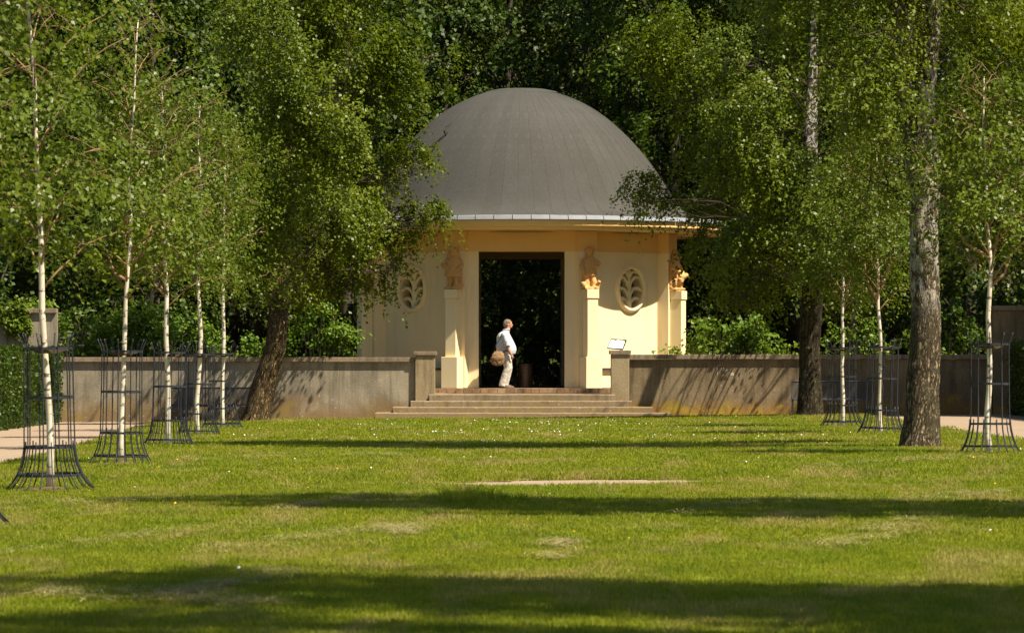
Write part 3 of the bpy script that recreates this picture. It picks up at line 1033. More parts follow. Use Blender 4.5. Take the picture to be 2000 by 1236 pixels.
# ------------------------------------------------------------------ foliage builders
def leaf_mesh(name, P, size, mat_, rg, droop=0.6, aspect=0.72, jit=0.35):
    P = np.asarray(P, dtype=np.float64)
    N = len(P)
    out = P - P.mean(axis=0); out[:, 2] = 0
    out /= np.linalg.norm(out, axis=1, keepdims=True) + 1e-9
    nn = 0.55 * out + rg.normal(size=(N, 3)) * 0.55; nn[:, 2] += 0.62
    nn /= np.linalg.norm(nn, axis=1, keepdims=True) + 1e-9
    d = rg.normal(size=(N, 3)) * 0.6; d[:, 2] -= 0.4 + droop
    d -= nn * (d * nn).sum(axis=1, keepdims=True)
    d /= np.linalg.norm(d, axis=1, keepdims=True) + 1e-9
    w = np.cross(nn, d)
    L = size * (1 + jit * rg.uniform(-1, 1, size=(N, 1)))
    W = L * aspect * 0.5
    V = np.empty((N, 4, 3))
    V[:, 0] = P
    V[:, 1] = P + d * L * 0.42 + w * W + nn * L * 0.10
    V[:, 2] = P + d * L
    V[:, 3] = P + d * L * 0.42 - w * W + nn * L * 0.10
    me = bpy.data.meshes.new(name)
    me.vertices.add(4 * N); me.loops.add(4 * N); me.polygons.add(N)
    me.vertices.foreach_set('co', V.reshape(-1).astype(np.float32))
    me.loops.foreach_set('vertex_index', np.arange(4 * N, dtype=np.int32))
    me.polygons.foreach_set('loop_start', np.arange(0, 4 * N, 4, dtype=np.int32))
    me.update(calc_edges=True)
    me.materials.append(mat_)
    return me


_cr = np.random.default_rng(5)
_CK = _cr.normal(size=(7, 3)); _CK /= np.linalg.norm(_CK, axis=1, keepdims=True); _CK *= 2 * np.pi / np.array([[0.9], [1.1], [1.4], [1.8], [2.2], [2.7], [3.2]])
_CP = _cr.uniform(0, 6.28, 7)
CL_OFF = np.zeros(3)


def clump(S):                        # smooth 3-D field that gathers foliage into sprays with gaps between
    return np.sin(S @ _CK.T + _CP).sum(axis=1) / 2.0


def bough_leaves(rg, c, r, n_tw, per, tl=0.7, dr=0.9, jit=0.06):
    """hanging twigs in an ellipsoid, leaves strung along them"""
    u = rg.normal(size=(n_tw, 3)); u /= np.linalg.norm(u, axis=1, keepdims=True)
    rad = rg.uniform(0.15, 1.0, size=(n_tw, 1)) ** 0.5
    S = np.array(c) + u * rad * np.array(r)
    g = clump(S + CL_OFF)
    S = S[g > rg.uniform(-0.35, 0.4, len(g))]
    n_tw = len(S)
    u = S - np.array(c); u /= np.linalg.norm(u, axis=1, keepdims=True) + 1e-9
    S = S.copy(); S[:, 2] += 0.25 * tl
    h = u * np.array([1, 1, 0.25]); h /= np.linalg.norm(h, axis=1, keepdims=True) + 1e-9
    h += 0.5 * rg.normal(size=h.shape)
    L = tl * rg.uniform(0.5, 1.2, size=(n_tw, 1))
    t = rg.uniform(0, 1, size=(n_tw, per, 1))
    P = S[:, None, :] + h[:, None, :] * (L[:, None, :] * 0.55) * t
    P[:, :, 2:3] -= dr * L[:, None, :] * t ** 1.7
    P += rg.normal(size=P.shape) * jit
    return P.reshape(-1, 3)


def trunk_mesh(mb, path, radii, sides=22, ridge=0.05, seed=0.0):
    """tapered trunk with furrowed surface; path densely resampled"""
    pts = [Vector(p) for p in path]
    out, rr = [], []
    for i in range(len(pts) - 1):
        p0 = pts[max(i - 1, 0)]; p1 = pts[i]; p2 = pts[i + 1]; p3 = pts[min(i + 2, len(pts) - 1)]
        n = max(2, int((p2 - p1).length / 0.06))
        for k in range(n):
            t = k / n
            out.append(0.5 * ((2 * p1) + (p2 - p0) * t + (2 * p0 - 5 * p1 + 4 * p2 - p3) * t * t + (3 * p1 - p0 - 3 * p2 + p3) * t ** 3))
            rr.append(radii[i] + (radii[i + 1] - radii[i]) * t)
    out.append(pts[-1]); rr.append(radii[-1])
    b = len(mb.v)
    mb.tube(out, rr, sides, cap=False)
    for i, p in enumerate(out):
        for k in range(sides):
            v = Vector(mb.v[b + i * sides + k])
            dd = v - p
            nz = mnoise.noise(Vector((dd.x * 7 / max(rr[i], .05) * .25 + seed, dd.y * 7 / max(rr[i], .05) * .25, p.z * 1.4)))
            n2 = mnoise.noise(v * 5.0 + Vector((seed, 0, 0)))
            n3 = 1 - 2.2 * abs(mnoise.noise(Vector((v.x * 15 + seed, v.y * 15, v.z * 5.5))))
            mb.v[b + i * sides + k] = tuple(p + dd * (1 + ridge * (1.0 * nz + 0.8 * n2 + 0.9 * n3)))


def limb(mb, a, b, r0, r1, sag=0.0, sides=6, seed=0):
    a, b = Vector(a), Vector(b)
    L = (b - a).length
    pts, rad = [], []
    for k in range(7):
        t = k / 6
        p = a.lerp(b, t)
        p.z += sag * L * 4 * t * (1 - t)
        if 0 < k < 6:
            p += Vector((mnoise.noise(Vector((seed, t * 3, 0))), mnoise.noise(Vector((seed, t * 3, 5))), mnoise.noise(Vector((seed, t * 3, 9))))) * 0.12 * L * 0.5
        pts.append(p); rad.append(r0 + (r1 - r0) * t)
    mb.tube(pts, rad, sides)
    return pts


def old_tree(name, label, cat, group, base, tpath, tr, bark, boughs, lmat, lsize, seed, twig_l=0.7, per=26, dens=1.0):
    """base: world; tpath/boughs in world metres. boughs: (x, y, z, rx, ry, rz)"""
    rg = np.random.default_rng(seed)
    root = empty(name, base)
    tag(root, label, cat, group)
    B = Vector(base)
    mb = MB()
    trunk_mesh(mb, [Vector(p) - B for p in tpath], tr, 40, 0.065, seed)
    mb.build('trunk', bark, root, smooth=True)
    lm = MB()
    P = []
    tp = [Vector(p) - B for p in tpath]
    for i, (x, y, z, rx, ry, rz) in enumerate(boughs):
        c = Vector((x, y, z)) - B
        # leave the trunk a little below the bough
        want = max(3.3, c.z - 0.25 * math.hypot(c.x - tp[-1].x, c.y) - 0.3)
        j = 0
        while j < len(tp) - 2 and tp[j + 1].z < want: j += 1
        t = max(0, min(1, (want - tp[j].z) / max(0.01, tp[j + 1].z - tp[j].z)))
        a = tp[j].lerp(tp[j + 1], t)
        L = (c - a).length
        pts = limb(lm, a, c, min(0.017, 0.008 + 0.004 * L), 0.005, 0.06, 6, seed + i * 1.7)
        for k in range(int(5 + 3 * rx)):
            d = Vector(rg.normal(size=3)); d.normalize()
            e = c + Vector((d.x * rx, d.y * ry, d.z * rz)) * 0.85
            limb(lm, pts[rg.integers(3, 7)], e, 0.016, 0.004, -0.05, 4, seed + i + k * .3)
        vol = (rx * ry * rz) ** (2 / 3)
        n_tw = int(270 * vol * dens)
        P.append(bough_leaves(rg, c, (rx, ry, rz), n_tw, per, twig_l))
    lm.build('branches', twig_dark if bark is not birch_bark else twig_red, root, smooth=True)
    P = np.concatenate(P)
    link(bpy.data.objects.new('crown', leaf_mesh('crown', P, lsize, lmat, rg)), root)
    return root


def px_boughs(lst, Y, seed, yr=1.6):
    rd = random.Random(seed)
    out = []
    for b in lst:
        px, py, rx, rz = b[:4]
        yy = Y + (b[4] if len(b) > 4 else rd.uniform(-yr, yr))
        k = yy / FPX
        out.append((at(px, yy), yy, up(py, yy), rx * k, min(0.62, max(0.45, rx * k * 0.9)), rz * k))
    return out


def both_sides(lst, Y0):
    """crown boughs alternately behind and in front of the trunk"""
    out = []
    for i, b in enumerate(lst):
        z = 1.6 + (699 - b[1]) * 0.0128
        back = 99.1 - 0.36 * (z - 5.7) - Y0
        front = 95.9 - 0.37 * z - Y0
        out.append((b[0], b[1], b[2], b[3], back))
        if i % 3 != 1 and (b[0] > 1400 or b[0] < 580 or (b[0] < 700 and b[1] < 330)): out.append((b[0] + (14 if i % 2 else -14), b[1] + 10, b[2] * 0.92, b[3] * 0.9, front))
    return out


# leaning old birch, left
YL = 95.2
tl = [(at(500, YL), YL, gz(-6) - 0.05), (at(503, YL), YL, up(810, YL)), (at(515, YL), YL, up(755, YL)), (at(533, YL), YL, up(700, YL)), (at(543, YL), YL, up(640, YL)),
      (at(545, YL + .5), YL + .5, up(560, YL)), (at(552, YL + 1.7), YL + 1.7, up(430, YL)), (at(568, YL + 2.7), YL + 2.7, up(280, YL)), (at(585, YL + 3.2), YL + 3.2, up(120, YL)), (at(590, YL + 3.2), YL + 3.2, up(-200, YL))]
bl = [(540, 50, 120, 100), (680, 50, 120, 100), (800, 120, 80, 70), (620, 170, 130, 100), (745, 205, 85, 75), (505, 230, 105, 95), (600, 320, 115, 105), (725, 310, 80, 80), (700, 120, 90, 80),
      (828, 318, 30, 32, -1.2), (790, 300, 40, 30, -1), (560, 430, 115, 95), (670, 420, 90, 95), (755, 415, 60, 42, -1.2), (822, 418, 40, 30, -1.6), (610, 530, 60, 62), (690, 500, 65, 62, -1.4), (655, 545, 55, 55, -1.4), (850, 425, 24, 22), (800, 440, 34, 30), (735, 500, 30, 34, -1.6), (765, 470, 32, 30, -1.6),
      (725, 560, 30, 35, -1.4), (480, 370, 85, 90), (465, 500, 55, 55), (840, 110, 45, 45), (640, 250, 100, 80), (540, 540, 50, 45), (780, 520, 14, 22, -1.6)]
bl = both_sides(bl, YL) + [(640, 430, 80, 60, 2.9), (600, 480, 60, 50, 2.8), (700, 445, 62, 50, 3.0), (660, 375, 70, 60, 2.5), (580, 540, 45, 40, 2.8), (650, 485, 45, 40, 1.0), (695, 425, 45, 38, 1.2), (640, 395, 45, 38, .9), (600, 375, 60, 52, .6), (560, 330, 50, 45, 1.0), (540, 500, 40, 38, -.6), (510, 440, 50, 45, -.4)]
boughs = px_boughs(bl, YL, 3) + [(-5.5, 98.4, 12.5, 2.6, 1.1, 1.8), (-3.9, 98.6, 11.8, 2.0, 1.1, 1.6)]
old_tree('old_birch', 'large leaning old birch with brown furrowed trunk left of the steps', 'tree', 'old birches', tl[0], tl,
         [0.44, 0.33, 0.29, 0.265, 0.25, 0.24, 0.20, 0.16, 0.12, 0.05], bark_left, boughs, leaf_birch, 0.088, 21, 0.75, 26, 1.0)

# old birch by the right wall
YR = 95.6
tr_ = [(at(1583, YR), YR, gz(7.4) - 0.05), (at(1583, YR), YR, up(802, YR)), (at(1582, YR), YR, up(740, YR)), (at(1582, YR), YR, up(660, YR)), (at(1586, YR - .1), YR - .1, up(580, YR)), (at(1583, YR - .1), YR - .1, up(430, YR)),
       (at(1583, YR + .2), YR + .2, up(270, YR)), (at(1588, YR + 1.1), YR + 1.1, up(120, YR)), (at(1592, YR + 1.5), YR + 1.5, up(-60, YR)), (at(1590, YR + 1.6), YR + 1.6, up(-320, YR))]
front_r = [(1570, 350, 45, 48, -1.3), (1610, 430, 55, 55, -1.5), (1565, 480, 50, 45, -1.2), (1630, 520, 45, 40, -1.4), (1600, 300, 40, 34, -1.2)]
brr = [(1248, 372, 34, 42, -2), (1300, 398, 32, 24, -2), (1368, 392, 58, 46, -1.6), (1408, 325, 82, 72), (1425, 435, 90, 65), (1500, 420, 100, 85), (1480, 530, 80, 52), (1350, 180, 80, 72), (1480, 230, 95, 85, .8),
       (1545, 350, 95, 80, 1.2), (1650, 470, 85, 75), (1700, 330, 85, 95, .8), (1480, 110, 115, 90), (1640, 100, 90, 90, 1.5), (1345, 85, 95, 75), (1440, 570, 45, 30), (1660, 560, 60, 50), (1545, 505, 70, 55, 1.2), (1262, 95, 55, 50), (1390, 500, 50, 40), (1700, 200, 70, 80, 1)]
brr = both_sides([b for b in brr if not (1545 < b[0] < 1625)], YR) + [(1545, 350, 90, 75, 2.6), (1545, 505, 65, 50, 3.0), (1470, 330, 70, 65, -1.9), (1455, 480, 55, 45, -1.2)]
boughs = px_boughs(brr + front_r, YR, 5) + [(7.6, 97.2, 11.4, 1.6, 0.6, 1.1), (8.6, 97.1, 12.0, 1.6, 0.6, 1.1)]
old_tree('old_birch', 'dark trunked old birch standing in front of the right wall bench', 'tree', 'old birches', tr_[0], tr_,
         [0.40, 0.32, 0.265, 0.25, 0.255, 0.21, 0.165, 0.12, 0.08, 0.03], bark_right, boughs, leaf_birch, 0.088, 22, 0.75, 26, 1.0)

# thick birch in the right foreground
YB = 62.6
kb = YB / FPX
tb = [(at(1797, YB), YB, gz(6.6) - 0.06), (at(1797, YB), YB, up(866, YB)), (at(1800, YB), YB, up(820, YB)), (at(1803, YB), YB, up(740, YB)), (at(1808, YB), YB, up(640, YB)), (at(1806, YB), YB, up(540, YB)),
      (at(1805, YB), YB, up(430, YB)), (at(1812, YB), YB, up(330, YB)), (at(1808, YB), YB, up(200, YB)), (at(1822, YB), YB, up(20, YB)), (at(1815, YB), YB, up(-300, YB)), (at(1810, YB), YB, up(-1400, YB))]
bb = [(1600, 40, 105, 75), (1690, 120, 95, 90), (1650, 220, 80, 80), (1745, 270, 62, 75, -.4), (1720, 60, 105, 80), (1560, 120, 60, 55), (1870, 60, 85, 70), (1950, 70, 85, 85), (1905, 190, 80, 75), (1985, 200, 60, 80), (1700, 350, 48, 70, .8), (1770, 160, 50, 60, 1.0), (1860, 320, 38, 50, 1.2), (1790, 255, 55, 55, -1.2), (1835, 215, 45, 45, -1.1), (1780, 60, 60, 50, -1.2), (1760, 325, 40, 42, -.9), (1845, 300, 34, 36, -.9)]
rd = random.Random(77)
boughs = px_boughs([(b[0], b[1], b[2], b[3], 1.7) if b[0] > 1830 else b for b in bb], YB, 7, 1.3)
for k in range(24):
    a = k * 2.4
    rr_ = rd.uniform(0.4, 1.9) * (1 - k / 40)
    boughs.append((5.6 + rr_ * math.cos(a), YB + 1.0 * rr_ * math.sin(a), 7.5 + 11.5 * k / 23, 1.25, 1.5, 0.9))
bigb = old_tree('old_birch', 'thick old birch with cracked pale bark in the right foreground', 'tree', 'old birches', tb[0], tb,
                [0.40, 0.33, 0.295, 0.26, 0.235, 0.232, 0.225, 0.215, 0.14, 0.12, 0.09, 0.04], bark_big, boughs, leaf_birch, 0.068, 23, 0.7, 26, 1.15)
o = MB()
trunk_mesh(o, [Vector((at(1800, YB), YB, up(430, YB))) - Vector(tb[0]), Vector((at(1792, YB), YB + .05, up(350, YB))) - Vector(tb[0]), Vector((at(1780, YB), YB + .2, up(240, YB))) - Vector(tb[0]), Vector((at(1760, YB), YB + .5, up(60, YB))) - Vector(tb[0]), Vector((at(1740, YB), YB + .8, up(-200, YB))) - Vector(tb[0])],
           [0.16, 0.15, 0.13, 0.10, 0.05], 18, 0.05, 5)
o.build('fork_stem', bark_big, bigb, smooth=True)

# tall birches to the right of the view, their shadows lie across the lawn
def side_birch(x, y, seed, label, h=13.0, spread=2.6):
    rd_ = random.Random(seed)
    base = (x, y, gz(x) - .05)
    tp = [base, (x, y, 0.6), (x + .05, y, 3), (x, y + .1, 6), (x + .1, y, 9), (x, y, h + 1)]
    bo = []
    for k in range(26):
        a = k * 2.4
        z = 4.6 + (h - 4.6) * k / 25
        rr2 = spread * rd_.uniform(0.3, 1.0) * (1.0 - 0.55 * max(0, (z - 8) / (h - 8)))
        bo.append((x + rr2 * math.cos(a), y + 0.8 * rr2 * math.sin(a), z, 1.25, 1.1, 0.95))
    old_tree('old_birch', label, 'tree', 'old birches', base, tp, [0.4, 0.3, 0.26, 0.2, 0.14, 0.04], bark_big, bo, leaf_birch, 0.125, seed, 0.8, 18, 0.8)


side_birch(8.8, 35.4, 41, 'old birch outside the right edge shading the middle lawn', 21.0, 2.3)
side_birch(8.6, 20.0, 42, 'old birch outside the right edge shading the nearest lawn', 20.0, 2.4)
side_birch(8.6, 15.0, 43, 'old birch nearest the viewer outside the right edge', 21.0, 2.5)
side_birch(8.9, 10.2, 46, 'old birch beside the viewer far outside the right edge', 20.0, 2.4)
side_birch(15.4, 95.6, 44, 'old birch outside the right edge shading the right wall end', 13.0, 2.8)
side_birch(18.8, 95.0, 45, 'old birch outside the right edge beyond the tall right wall', 13.0, 2.8)

# ------------------------------------------------------------------ young birches with guards
soil_m = plain('bare_soil', (0.13, 0.085, 0.045), .95, .45, 14, bump=.6)


def young_birch(px, Y, z, top_py, crown_from_py, crown_w_px, seed, label, lean_px=0, fork=None, guard_label='', gl=10, leaves=11000, cx_px=0):
    rg = np.random.default_rng(seed)
    rd_ = random.Random(seed)
    x = at(px, Y)
    k = Y / FPX
    top = up(top_py, Y) - z
    c0 = up(crown_from_py, Y) - z
    root = empty('young_birch', (x, Y, z))
    tag(root, label, 'tree', 'young birches in iron guards')
    mb = MB()
    path, rad = [], []
    n = 16
    girth = 0.041 * rd_.uniform(0.8, 1.15)
    for i in range(n + 1):
        t = i / n
        zz = -0.05 + (top + 0.05) * t
        wob = 0.10 * mnoise.noise(Vector((seed, t * 5, 0))) * (1 if t > 0.05 else 0)
        path.append(Vector((lean_px * k * t ** 1.3 + wob, 0.05 * mnoise.noise(Vector((seed, t * 5, 7))), zz)))
        rad.append(girth * (1 - t) ** 0.75 + 0.006)
    rad[0] *= 1.25
    mb.tube(path, rad, 12)

    def tp(zq):
        t = max(0, min(1, (zq + .05) / (top + .05)))
        i = min(n - 1, int(t * n))
        return path[i].lerp(path[i + 1], t * n - i), rad[i]
    mb.build('trunk', birch_bark, root, smooth=True)
    bm_ = MB()
    P = []
    nb = 30
    half = crown_w_px * k * 0.44
    for i in range(nb):
        f = (i + rd_.random() * .6) / nb
        z0 = c0 * 0.72 + (top - c0 * 0.72) * f * 0.97
        a, r0 = tp(z0)
        az = i * 2.399 + rd_.uniform(-.4, .4)
        reach = half * (0.45 + 0.75 * math.sin(math.pi * min(1, 0.25 + 0.72 * f))) * rd_.uniform(0.65, 1.1)
        if f > 0.8: reach *= (1.15 - f) / 0.35
        rise = reach * rd_.uniform(0.75, 1.3)
        pts = []
        for q in range(6):
            t = q / 5
            pts.append(a + Vector((math.cos(az) * reach * t + cx_px * k * t * .5, math.sin(az) * reach * t, rise * (t ** 0.9) - 0.25 * reach * t ** 3 + 0.05 * mnoise.noise(Vector((i, t * 4, seed))))))
        bm_.tube(pts, [min(r0 * .5, .014) * (1 - 0.82 * q / 5) + .002 for q in range(6)], 5)
        for s_ in range(4):
            j = rd_.randint(2, 5)
            e = pts[j] + Vector((rd_.uniform(-.45, .45), rd_.uniform(-.45, .45), rd_.uniform(-.25, .4)))
            bm_.tube([pts[j], pts[j].lerp(e, .5) + Vector((0, 0, .05)), e], [.006, .004, .002], 4)
            P.append(bough_leaves(rg, tuple(e), (.30, .30, .24), 7, max(2, leaves // (nb * 4 * 8)), 0.5, 0.8, 0.05))
        for j in (2, 3, 4, 5):
            P.append(bough_leaves(rg, tuple(pts[j]), (.26 + .04 * j, .26 + .04 * j, .24), 5, max(2, leaves // (nb * 4 * 8)), 0.5, 0.8, 0.05))
    if fork:
        for (fx, fz0, fz1) in fork:
            a, r0 = tp(up(fz0, Y) - z)
            e = Vector((fx * k, 0.1, up(fz1, Y) - z)) + Vector((a.x, 0, 0))
            mid = a.lerp(e, .35) + Vector((fx * k * .22, 0, -0.05))
            bm_.tube([a, mid, e], [.028, .022, .010], 8)
            P.append(bough_leaves(rg, tuple(e), (.45, .45, .4), 26, 14, 0.5, 0.8, 0.05))
    bm_.build('branches', twig_red, root, smooth=True)
    P = np.concatenate(P)
    ax = np.array([[tp(zq)[0].x, tp(zq)[0].y] for zq in np.linspace(0, top, 40)])
    ii = np.clip((P[:, 2] / top * 39).astype(int), 0, 39)
    P = P[np.hypot(P[:, 0] - ax[ii, 0], P[:, 1] - ax[ii, 1]) > rg.uniform(0.06, 0.36, len(P))]
    link(bpy.data.objects.new('crown', leaf_mesh('crown', P, 0.072, leaf_young, rg, 0.5)), root)
    tree_guard(x, Y, z, rd_.uniform(0, 1), guard_label, gl, (rd_.uniform(-.025, .025), rd_.uniform(-.025, .025)))
    sp = MB()
    V = [(x, Y, z + .034)] + [(x + (0.46 + .12 * mnoise.noise(Vector((q * .9, seed, 0)))) * math.cos(q * math.pi / 16), Y + (0.46 + .12 * mnoise.noise(Vector((q * .9, seed, 0)))) * math.sin(q * math.pi / 16), z - .004) for q in range(32)]
    tag(sp.add(V, [(0, 1 + q, 1 + (q + 1) % 32) for q in range(32)]).build('soil_patch', soil_m), kind='structure')
    return root


YBL = [
    # px, Y, z, top, crown_from, width, seed, label, lean, fork, guard label
    (98, 46.8, 0.0, -190, 420, 330, 101, 'tallest young birch nearest the left edge, trunk bending left at its top', -55, None, 'nearest full iron tree guard at the left edge beside the gravel path'),
    (236, 56.6, -0.02, 40, 470, 260, 102, 'young birch second from the left with a forked white trunk', 34, [(-42, 548, 490), (45, 520, 440)], 'second iron tree guard from the left edge'),
    (330, 68.0, -0.03, 170, 500, 230, 103, 'young birch third from the left with low forked branches', -14, [(-40, 580, 500), (30, 545, 490)], 'third iron tree guard from the left edge'),
    (388, 77.5, -0.05, 200, 470, 170, 104, 'grey stemmed slender young birch fourth from the left', 4, None, 'fourth iron tree guard from the left edge'),
    (434, 85.0, -0.03, 240, 500, 180, 105, 'young birch fifth from the left beside the leaning old birch', 6, [(22, 560, 500)], 'iron tree guard closest to the leaning old birch'),
    (1934, 58.2, 0.085, 150, 430, 260, 106, 'young birch at the right edge with two low side forks', -12, [(50, 560, 470), (-85, 505, 400)], 'iron tree guard at the right edge right of the thick birch'),
    (1721, 73.4, 0.085, 270, 520, 190, 107, 'young birch just left of the thick right birch', -14, [(-32, 590, 480), (24, 575, 490)], 'iron tree guard just left of the thick right birch'),
    (1645, 80.6, 0.09, 330, 520, 140, 108, 'slender young birch in front of the right bench', 2, [(14, 600, 545)], 'iron tree guard in front of the right bench'),
    (-92, 37.2, 0.0, -500, 300, 330, 109, 'young birch outside the left edge in the nearest guard', -30, None, 'iron guard cut off by the left edge in the foreground'),
]
for (px, Y, z, tp_, cf, cw, sd, lb, ln, fk, glb) in YBL:
    young_birch(px, Y, z, tp_, cf, cw, sd, lb, ln, fk, glb, 10, 11000)

# ------------------------------------------------------------------ woodland behind
def wood_proto(seed, lmat, h=18.0, rad=3.6, c0=3.0, lsize=0.15, ntw=1250, per=24):
    rg = np.random.default_rng(seed)
    rd_ = random.Random(seed)
    tk = MB()
    path = [Vector((0, 0, -.1)), Vector((.05, 0, 1)), Vector((.1, .1, 4)), Vector((0, .1, 8)), Vector((.2, 0, h - 2))]
    trunk_mesh(tk, path, [.34, .26, .22, .16, .05], 14, .05, seed)
    tme = tk.mesh('trunk', bark_wood, True)
    lm = MB()
    P = []
    nb = 30
    for i in range(nb):
        f = (i + .5) / nb
        z = c0 + (h - c0) * f
        prof = math.sin(math.pi * min(1, 0.22 + 0.75 * f)) ** 0.7
        rr_ = rad * prof * rd_.uniform(0.35, 0.95)
        az = i * 2.399 + rd_.uniform(-.5, .5)
        c = Vector((rr_ * math.cos(az), rr_ * math.sin(az), z))
        j = Vector((0.05, 0.05, max(1.5, z - 1.2 - 0.5 * rr_)))
        limb(lm, j, c, .06, .012, .05, 5, seed + i)
        br_ = rd_.uniform(1.0, 1.55)
        P.append(bough_leaves(rg, tuple(c), (br_, br_, br_ * .62), int(ntw / nb), per, 0.9, 0.55, 0.10))
    bme_ = lm.mesh('branches', twig_dark, True)
    P = np.concatenate(P)
    cme = leaf_mesh('crown', P, lsize, lmat, rg, 0.35, 0.8)
    return tme, bme_, cme


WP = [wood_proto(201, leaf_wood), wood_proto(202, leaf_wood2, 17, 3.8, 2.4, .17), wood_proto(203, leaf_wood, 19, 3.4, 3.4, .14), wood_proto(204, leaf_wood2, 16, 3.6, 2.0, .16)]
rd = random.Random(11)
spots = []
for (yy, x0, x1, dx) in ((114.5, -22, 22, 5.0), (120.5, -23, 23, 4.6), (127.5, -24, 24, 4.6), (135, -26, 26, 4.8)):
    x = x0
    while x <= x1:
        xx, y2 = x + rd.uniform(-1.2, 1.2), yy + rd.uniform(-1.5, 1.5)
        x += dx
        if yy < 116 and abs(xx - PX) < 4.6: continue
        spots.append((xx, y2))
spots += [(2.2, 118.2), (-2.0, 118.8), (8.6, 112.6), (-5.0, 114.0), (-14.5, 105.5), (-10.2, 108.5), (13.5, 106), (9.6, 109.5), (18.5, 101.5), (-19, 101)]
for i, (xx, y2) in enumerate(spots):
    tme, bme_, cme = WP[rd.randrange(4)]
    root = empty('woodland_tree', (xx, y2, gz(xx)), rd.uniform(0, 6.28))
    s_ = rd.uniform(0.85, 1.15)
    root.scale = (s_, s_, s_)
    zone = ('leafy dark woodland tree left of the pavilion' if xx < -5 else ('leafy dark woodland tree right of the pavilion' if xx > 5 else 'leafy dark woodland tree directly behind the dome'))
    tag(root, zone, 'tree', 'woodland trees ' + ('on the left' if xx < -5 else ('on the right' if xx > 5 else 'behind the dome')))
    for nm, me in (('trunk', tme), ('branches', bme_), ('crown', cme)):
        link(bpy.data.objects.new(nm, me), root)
leaf_maple = leafmat('sunlit_maple_leaf', (0.036, 0.076, 0.007), (0.080, 0.130, 0.010), 0.32, 0.5)  # lighter copy of the maple leaf, sunlight put into the colour
WPB = wood_proto(205, leaf_maple, 17.5, 3.1, 4.6, 0.15, 1700)
for (xx, y2, rz_, lb) in ((4.9, 114.2, 0.4, 'bright leafy maple rising behind the right shoulder of the dome'), (-12.4, 110.5, 2.0, 'bright leafy maple behind the wall on the far left')):
    root = empty('woodland_tree', (xx, y2, gz(xx)), rz_)
    tag(root, lb, 'tree')
    for nm, me in zip(('trunk', 'branches', 'crown'), WPB):
        link(bpy.data.objects.new(nm, me), root)
hm = MB()
HX = [-140 + 10 * i for i in range(29)]
HP = [(152, -1), (155, 8), (160, 18), (170, 27), (190, 33), (260, 36)]
hv = [(x, y + 2 * mnoise.noise(Vector((x * .05, y, 0))), z + 2.5 * mnoise.noise(Vector((x * .04, y * .1, 4)))) for (y, z) in HP for x in HX]
hm.add(hv, [(j * 29 + i, j * 29 + i + 1, (j + 1) * 29 + i + 1, (j + 1) * 29 + i) for j in range(len(HP) - 1) for i in range(28)])
tag(hm.build('sky_backing_bank', forest_floor, smooth=True), kind='structure')  # added bank, shuts out sky light between the leaves
rg = np.random.default_rng(300)
Pm = np.stack([rg.uniform(-45, 45, 90000), rg.uniform(142, 152, 90000), rg.uniform(0, 24, 90000)], axis=1)
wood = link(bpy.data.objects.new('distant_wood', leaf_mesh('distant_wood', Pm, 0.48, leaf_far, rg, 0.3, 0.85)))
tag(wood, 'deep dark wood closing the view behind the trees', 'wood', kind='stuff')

# ------------------------------------------------------------------ shrubs behind the wall
def shrub(px, Y, top_py, wpx, seed, label, group='shrubs behind the walls', lmat=leaf_shrub, lsize=0.105, dens=1.0, flowers=0):
    rg = np.random.default_rng(seed)
    rd_ = random.Random(seed)
    k = Y / FPX
    x = at(px, Y)
    H = up(top_py, Y) - gz(x)
    hw = wpx * k * .5
    root = empty('shrub', (x, Y, gz(x)))
    tag(root, label, 'shrub', group)
    st = MB()
    P = []
    nb = int(12 + 8 * hw)
    for i in range(nb):
        a = i * 2.4
        r_ = hw * math.sqrt((i + .5) / nb) * rd_.uniform(.7, 1.0)
        zt = H * (1 - 0.35 * (r_ / hw) ** 2) * rd_.uniform(0.62, 0.95)
        c = Vector((r_ * math.cos(a), .75 * r_ * math.sin(a), zt))
        st.tube([(c.x * .15, c.y * .15, -.05), (c.x * .5, c.y * .5, zt * .5), c], [.022, .014, .005], 5)
        P.append(bough_leaves(rg, tuple(c), (.36, .34, .30), int(26 * dens), 11, .45, .5, .06))
        P.append(bough_leaves(rg, (c.x * .9, c.y * .9, zt * .55), (.38, .36, .45), int(16 * dens), 11, .45, .5, .06))
    st.build('stems', twig_dark, root)
    link(bpy.data.objects.new('foliage', leaf_mesh('foliage', np.concatenate(P), lsize, lmat, rg, .25, .8)), root)
    if flowers:
        fm = plain('elder_flower', (0.72, 0.68, 0.45), .8, .1) if 'elder_flower' not in bpy.data.materials else bpy.data.materials['elder_flower']
        for q in range(flowers):
            fx = rd_.uniform(-hw, hw) * .8; fzv = H * rd_.uniform(.6, .97)
            mb = MB()
            for s_ in range(26):
                a = rd_.uniform(0, 6.28); rr_ = .09 * math.sqrt(rd_.random())
                mb.box(-.008, .008, -.008, .008, 0, .012, Matrix.Translation((fx + rr_ * math.cos(a), -.75 * hw * .62 + rr_ * math.sin(a), fzv + rd_.uniform(-.01, .01))))
            mb.build('flower_head', fm, root)
    return root


